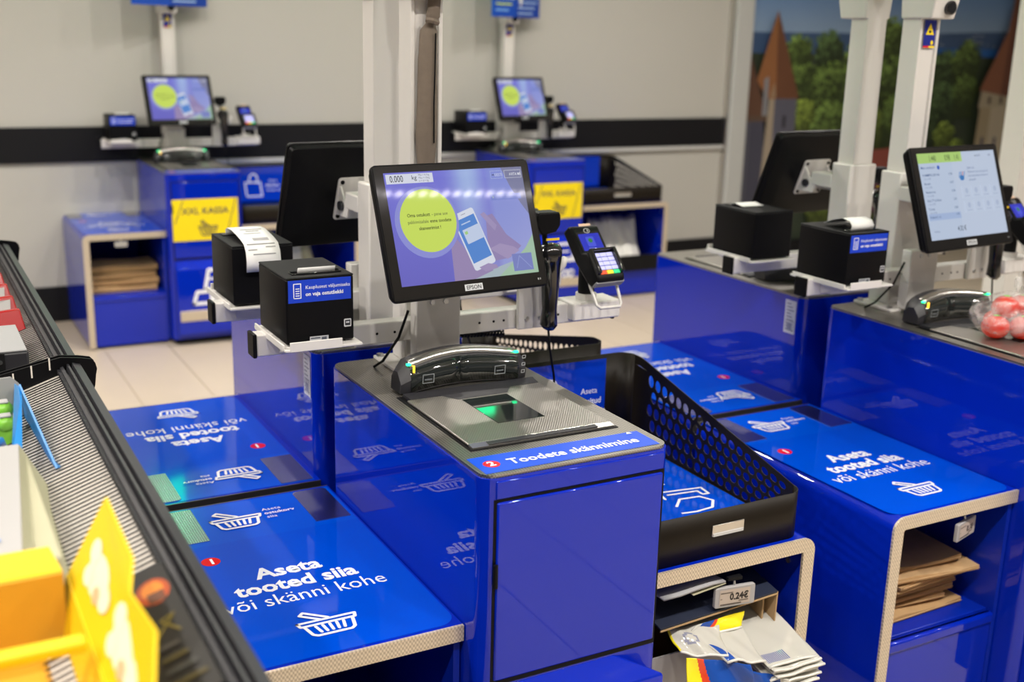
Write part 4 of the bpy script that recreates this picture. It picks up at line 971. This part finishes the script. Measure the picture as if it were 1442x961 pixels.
# yellow display carton nearest the camera
t = thing('display_carton', 'open bright yellow display carton nearest the camera', 'carton', (0, .80, .93))
box('bottom', 'yellowshade', t, -.14, .115, .02, .40, .0, .004)
box('far_wall', 'yellowshade', t, -.14, .118, .392, .398, .0, .085)
box('near_wall', 'yellowshade', t, -.14, .115, .02, .026, .0, .06)
box('cross_strip', 'yellow', t, -.14, .118, .232, .250, .075, .088, .003)
MB().add([(.112, .02, .0), (.112, .43, .0), (.126, .43, .065), (.126, .02, .065)], [(0, 1, 2, 3)]).build('side_wall', 'yellow', t, solid=.003)
MB().add([(-.14, .398, .085), (.118, .398, .085), (.112, .455, .090), (-.14, .455, .090)], [(0, 1, 2, 3)]).build('top_flap', 'yellow', t, solid=.002)
hp = [(.126, .43, .062), (.172, .425, .150), (.169, .26, .150), (.159, .225, .132), (.160, .11, .150), (.142, .04, .12), (.126, .03, .062)]
MB().add(hp, [tuple(range(7))]).build('header_card', 'yellow', t, solid=.003)
o_ = Vector((.126, .03, .062)); A_ = Vector((0, 1, 0)); B_ = Vector((.046, 0, .088)).normalized()
p = Print(o_+Vector((-.0018, 0, .0012)), -A_, B_); p.o = o_+Vector((-.0018, 0, .0014)); p.A = A_; p.B = B_; p.N = Vector((-.886, 0, .463))
for cy, cx in ((.30, .045), (.15, .042)):
    for (dy, dx, ra, rb_) in ((0, 0, .045, .020), (.04, .012, .020, .012), (.03, -.012, .018, .010), (-.045, -.004, .022, .012)):
        p.disc(cy+dy, cx+dx, ra, rb_, 'F4E6C8', 16); 
    p.disc(cy-.02, cx-.012, .014, .008, 'D8B088', 12)
p.build('header_print', 'print', t)

# white and cream carton behind it
t = thing('display_carton', 'white and cream card carton behind the yellow one', 'carton', (0, 1.27, .90))
box('body', 'cream', t, -.14, .128, .0, .36, .0, .10, .004)
MB().add([(-.14, -.012, .118), (.085, -.012, .118), (.118, .36, .112), (-.14, .36, .112)], [(0, 1, 2, 3)]).build('lid', 'whitecard', t, solid=.004)
MB().add([(.085, -.012, .118), (.118, .36, .112), (.160, .34, .03), (.150, .0, .03)], [(0, 1, 2, 3)]).build('side_flap', 'cream', t, solid=.003)
p = Print((0, 0, .1215), (1, 0, 0), (0, 1, 0)); p.stroke([(.0, .15), (.02, .19), (.05, .195), (.062, .17), (.05, .15), (.02, .145)], .014, '1A5ACC'); p.stroke([(-.01, .12), (.05, .135)], .006, '7AA8E0')
p.text('ZA', .0, .02, .05, '4A86D8', .02); p.build('lid_print', 'print', t)
# blue packet tray with green sachets
t = thing('packet_tray', 'blue card tray beyond the white carton', 'tray', (0, 1.64, .915))
MB().add([(-.14, .30, .0), (.155, .30, .02), (.150, .30, .095), (.138, .30, .108), (-.14, .30, .095)], [(0, 1, 2, 3, 4)]).build('back_panel', 'whitecard', t, solid=.003)
MB().add([(.155, .30, .02), (.192, .05, .034), (.166, .0, .052), (.150, .295, .095)], [(0, 1, 2, 3)]).build('side_panel', 'bluecard', t, solid=.003)
MB().add([(.108, .0, .072), (.122, .0, .075), (.152, .29, .088), (.142, .29, .098)], [(0, 1, 2, 3)]).build('rim', 'bluefilm', t, solid=.003)
box('bottom', 'bluecard', t, -.14, .12, .0, .29, .0, .004)
box('front_panel', 'bluecard', t, -.14, .11, .0, .004, .0, .05)
for k in range(6):
    i, j = k % 3, k//3
    s_ = thing('sachet', ('green and white sachet nearest the rail, back row', 'middle green sachet, back row', 'leftmost green sachet, back row', 'green and white sachet nearest the rail, front row', 'middle green sachet, front row', 'leftmost green sachet, front row')[k], 'sachet', (.118-.036*i, 1.885-.035*j, .975-.012*j), group='green sachets in the tray')
    MB().sphere((0, 0, .012), (.0165, .017, .014), 14, 8).build('pouch', 'greenpack', s_, smooth='all')
    box('white_label', 'whitecard', s_, -.009, .009, -.010, .008, .0235, .0265, .001); box('foot', 'greenpack', s_, -.012, .012, -.010, .010, -.03-.0, .004)
for k, (x, y, rz) in enumerate(((.085, 1.70, .3), (.045, 1.74, -.2), (.02, 1.68, .5))):
    s_ = thing('wipe_pack', ('blue film pack nearest the rail in the tray', 'blue film pack in the middle of the tray', 'blue film pack at the left of the tray')[k], 'packet', (x, y, .921), rz, 'blue packs in the tray')
    MB().sphere((0, 0, .035), (.036, .05, .036), 14, 9, lambda d: 1+.08*math.sin(9*d.x+4*d.y)).build('film', 'bluefilm', s_, smooth='all')
    MB().tube([(-.03, -.02, .06), (-.01, -.01, .074), (.02, .01, .072), (.03, .03, .055)], .006, 6).build('seal', 'bluecard', s_, smooth='all'); box('white_band', 'whitecard', s_, -.02, .01, -.035, -.015, .058, .066, .003)
# dark chocolate box by the rail
t = thing('chocolate_box', 'black chocolate box with orange glow beside the yellow carton', 'box', (.205, 1.05, slope(.205)), 0)
bt = lambda x, dz=0: (x*SL+dz)
m = MB().add([(-.04, -.13, bt(-.04)+.002), (.016, -.13, bt(.016)+.002), (.016, .14, bt(.016)+.002), (-.04, .14, bt(-.04)+.002), (-.04, -.13, bt(-.04)+.026), (.016, -.13, bt(.016)+.026), (.016, .14, bt(.016)+.026), (-.04, .14, bt(-.04)+.026)],
             [(0, 3, 2, 1), (4, 5, 6, 7), (0, 1, 5, 4), (1, 2, 6, 5), (2, 3, 7, 6), (3, 0, 4, 7)]).build('carton', 'blackmat', t, .002)
p = Print((-.04, -.13, bt(-.04)+.0264), Vector((1, 0, SL)).normalized(), (0, 1, 0)); p.rect(.001, .057, .002, .268, '100C09')
p.disc(.036, .215, .018, .028, 'B4480E', 18); p.disc(.036, .218, .012, .018, 'E8861A', 16); p.rect(.028, .046, .19, .212, '6A3A20'); p.stroke([(.02, .12), (.045, .155), (.03, .15), (.044, .12)], .003, '6A5C20')
for k in range(4): p.rect(.016, .050-.004*k, .03+.022*k, .036+.022*k, ('4A401A', '3A3A36', '4A401A', '403C36')[k])
p.build('box_print', 'print', t)
t = thing('price_holder', 'grey plastic price holder by the chocolate box', 'holder', (.19, .86, slope(.19)))
box('plate', 'grey', t, -.03, .03, -.02, .02, .001, .018, .004); box('strip', 'darkgrey', t, -.03, .03, -.022, -.018, .004, .024, .002)
# dark divider and red packets in the far rack
t = thing('divider_box', 'dark grey divider box with a screw in the far rack', 'box', (.10, 2.13, slope(.02)))
box('body', 'darkgrey', t, -.16, .085, 0, .20, 0, .10, .004); box('top_plate', 'grey', t, -.16, .083, .002, .198, .10, .103, .001); box('channel', 'blackmat', t, .03, .045, -.003, .001, .005, .10); MB().cyl((.037, -.006, .085), (.037, -.001, .085), .004, 8).build('screw', 'bolt', t)
for k in range(5):
    y = 2.42+.13*k
    t = thing('gift_packet', ('shiny red packet next to the dark divider', 'red and white packet second from the divider', 'red and white packet third from the divider', 'red packet fourth from the divider', 'farthest red packet in the rack')[k], 'packet', (.12, y, slope(-.02)), group='red packets in the far rack')
    MB().add([(-.15, 0, .0), (.10, 0, .03), (.10, .03, .034), (-.15, .03, .0), (-.15, .03, .10), (.085, .05, .115), (.085, .06, .115), (-.15, .05, .10)],
             [(0, 1, 5, 4), (1, 2, 6, 5), (4, 5, 6, 7), (2, 3, 7, 6), (0, 4, 7, 3), (0, 3, 2, 1)]).build('packet', 'red', t, .003)
    if k in (1, 2): MB().add([(-.14, .016, .055), (.075, .022, .075), (.078, .045, .108), (-.14, .026, .090)], [(0, 1, 2, 3)]).build('white_card', 'whitecard', t, solid=.002)
    if k == 1: MB().add([(.0, .006, .04), (.05, .008, .045), (.05, .014, .066), (.0, .012, .060)], [(0, 1, 2, 3)]).build('orange_label', 'orange', t, solid=.002)

# ------------------------------------------------------------------ printed town mural on the wall
t = thing('wall_mural', 'large printed mural of an old town with red roofed towers', 'mural', (5.2, WY+.068, 0))
MU = lambda x, z: (x-5.2, z)
p = Print((0, 0, 0), (1, 0, 0), (0, 0, 1), .00006)
def sky(a, b): 
    v = Vector((.28, .40, .58)).lerp(Vector((.06, .19, .50)), min(1, max(0, (b*3.1-1.62)/.5))); return tuple(v)
p.grad(0, 7.5, 0, 3.1, sky, 4, 24)
p.rect(*[q for q in (0, 7.5)], 0, 1.62, (.035, .05, .03))
p.poly([MU(5.2, 1.50), MU(12.7, 1.50), MU(12.7, 1.66), MU(9, 1.71), MU(8, 1.70), MU(7, 1.66), MU(6.2, 1.655), MU(5.2, 1.64)], (.05, .10, .22))
rm = random.Random(11)
for k in range(120):
    x, z = rm.uniform(7.0, 11), rm.uniform(1.58, 1.67); p.rect(*[q-5.2 for q in (x, x+rm.uniform(.015, .05))], z, z+.008, (.28, .32, .42), up=(k == 0))
p.rect(1.9, 7.5, 1.50, 1.565, (.02, .12, .42))
def tree(x, z, r, tone):
    p.disc(x-5.2, z-.04, r*.95, r*.95, tuple(Vector(tone)*.22), 18); p.rect(x-5.2-r*.8, x-5.2+r*.8, z-r*1.6, z, tuple(Vector(tone)*.2))
    for k in range(150):
        a, d = rm.uniform(0, 2*PI), r*math.sqrt(rm.random()); px, pz = x+d*math.cos(a), z+d*.9*math.sin(a)
        lit = .35+.65*max(0, min(1, .5+.55*(pz-z)/r-.25*(px-x)/r+rm.uniform(-.25, .25)))
        lit = lit*lit*rm.uniform(.5, 1.25)
        c = Vector(tone)*max(.15, lit)*1.7; p.disc(px-5.2, pz, r*rm.uniform(.05, .13), r*rm.uniform(.04, .11), tuple(c), 7, up=(k % 12 == 0))
G1, G2, G3 = (.13, .21, .045), (.085, .15, .05), (.22, .31, .05)
for (x, z, r, g) in ((5.30, 1.50, .13, G2), (5.95, 1.52, .14, G1), (6.25, 1.54, .15, G2), (6.55, 1.45, .17, G1), (6.88, 1.60, .20, G1), (7.20, 1.50, .15, G2), (7.45, 1.38, .20, G2), (7.72, 1.48, .17, G1), (8.5, 1.5, .2, G2), (8.9, 1.5, .2, G1),
                     (6.0, 1.30, .17, G1), (6.30, 1.27, .20, G1), (6.62, 1.22, .20, G1), (6.92, 1.33, .19, G1), (7.22, 1.20, .22, G2), (7.50, 1.12, .20, G2), (7.74, 1.24, .14, G1), (8.6, 1.2, .2, G1),
                     (6.02, 1.02, .17, G3), (6.32, .98, .20, G1), (6.70, .98, .19, G3), (7.0, 1.05, .18, G1), (7.3, .92, .15, G2), (7.55, .88, .12, G3), (6.1, .75, .15, G1), (6.45, .7, .15, G2), (5.5, .46, .15, G3), (5.45, .30, .14, G3), (6.9, .42, .16, G3), (7.7, .76, .10, G3), (6.3, .4, .18, G3), (7.3, .5, .2, G2), (7.9, .45, .2, G3), (8.4, .4, .2, G3)):
    tree(x, z, r, g)
for k in range(26): tree(8.75+.29*(k % 13)+rm.uniform(-.08, .08), 1.42-.42*(k//13)+rm.uniform(-.08, .08), rm.uniform(.18, .24), (G1, G2, G3)[k % 3])
def py(pts, c): p.poly([MU(*q) for q in pts], c)
# roofs lower down
py([(6.48, .62), (6.62, .78), (6.95, .80), (7.02, .62)], (.28, .07, .05)); py([(6.55, .30), (6.55, .62), (7.0, .62), (7.05, .30)], (.11, .035, .06)); py([(7.1, .55), (7.2, .66), (7.5, .64), (7.52, .5)], (.16, .05, .05)); py([(7.9, .55), (8.0, .80), (8.7, .80), (8.8, .5)], (.10, .06, .06))
# left hand tower pair
py([(5.22, 1.04), (5.22, 1.60), (5.34, 1.62), (5.46, 1.50), (5.66, 1.03)], (.075, .035, .022)); py([(5.36, 1.02), (5.44, 1.50), (5.64, 1.04)], (.11, .05, .028))
py([(5.30, .20), (5.34, 1.04), (5.62, 1.04), (5.70, .20)], (.085, .085, .115)); py([(5.50, .20), (5.50, 1.04), (5.62, 1.04), (5.70, .20)], (.055, .055, .085)); py([(5.33, 1.02), (5.34, 1.06), (5.66, 1.06), (5.66, 1.02)], (.10, .06, .04))
py([(5.62, .40), (5.66, 1.20), (5.92, 1.20), (5.93, .40)], (.10, .10, .14)); py([(5.62, .40), (5.66, 1.20), (5.71, 1.20), (5.72, .40)], (.35, .29, .22))
py([(5.53, 1.30), (5.68, 1.80), (5.94, 1.18), (5.72, 1.18)], (.14, .055, .025)); py([(5.53, 1.31), (5.68, 1.80), (5.72, 1.18), (5.64, 1.18)], (.27, .11, .04)); py([(5.66, 1.19), (5.70, 1.30), (5.72, 1.19)], (.3, .2, .12))
py([(5.80, .97), (5.80, 1.06), (5.83, 1.06), (5.83, .97)], (.02, .02, .03)); py([(5.60, 1.06), (5.60, 1.32), (5.64, 1.34), (5.65, 1.06)], (.22, .22, .24))
# right hand round tower
py([(7.87, .60), (7.90, 1.24), (8.42, 1.24), (8.45, .60)], (.38, .31, .20)); py([(8.02, .60), (8.03, 1.24), (8.20, 1.24), (8.22, .60)], (.50, .44, .33)); py([(7.87, 1.10), (7.89, 1.24), (8.42, 1.24), (8.42, 1.12)], (.42, .36, .26))
py([(7.86, 1.24), (8.12, 1.72), (8.16, 2.1), (8.20, 2.1), (8.24, 1.7), (8.50, 1.20), (8.2, 1.19)], (.16, .055, .03)); py([(7.86, 1.24), (8.12, 1.70), (8.16, 1.9), (8.12, 1.21)], (.26, .10, .05)); py([(8.30, 1.16), (8.34, 1.72), (8.50, 1.74), (8.55, 1.15)], (.36, .015, .012))
for x in (7.98, 8.12, 8.30): p.rect(x-5.2, x-5.17, 1.13, 1.19, (.04, .03, .03))
for x in (7.95, 8.10): p.rect(x-5.2, x-5.17, .78, .86, (.05, .06, .12))
p.build('print', 'printfoil', t)
box('panel', 'wallgrey', t, 0, 7.5, .0002, .0018, .12, 3.1)
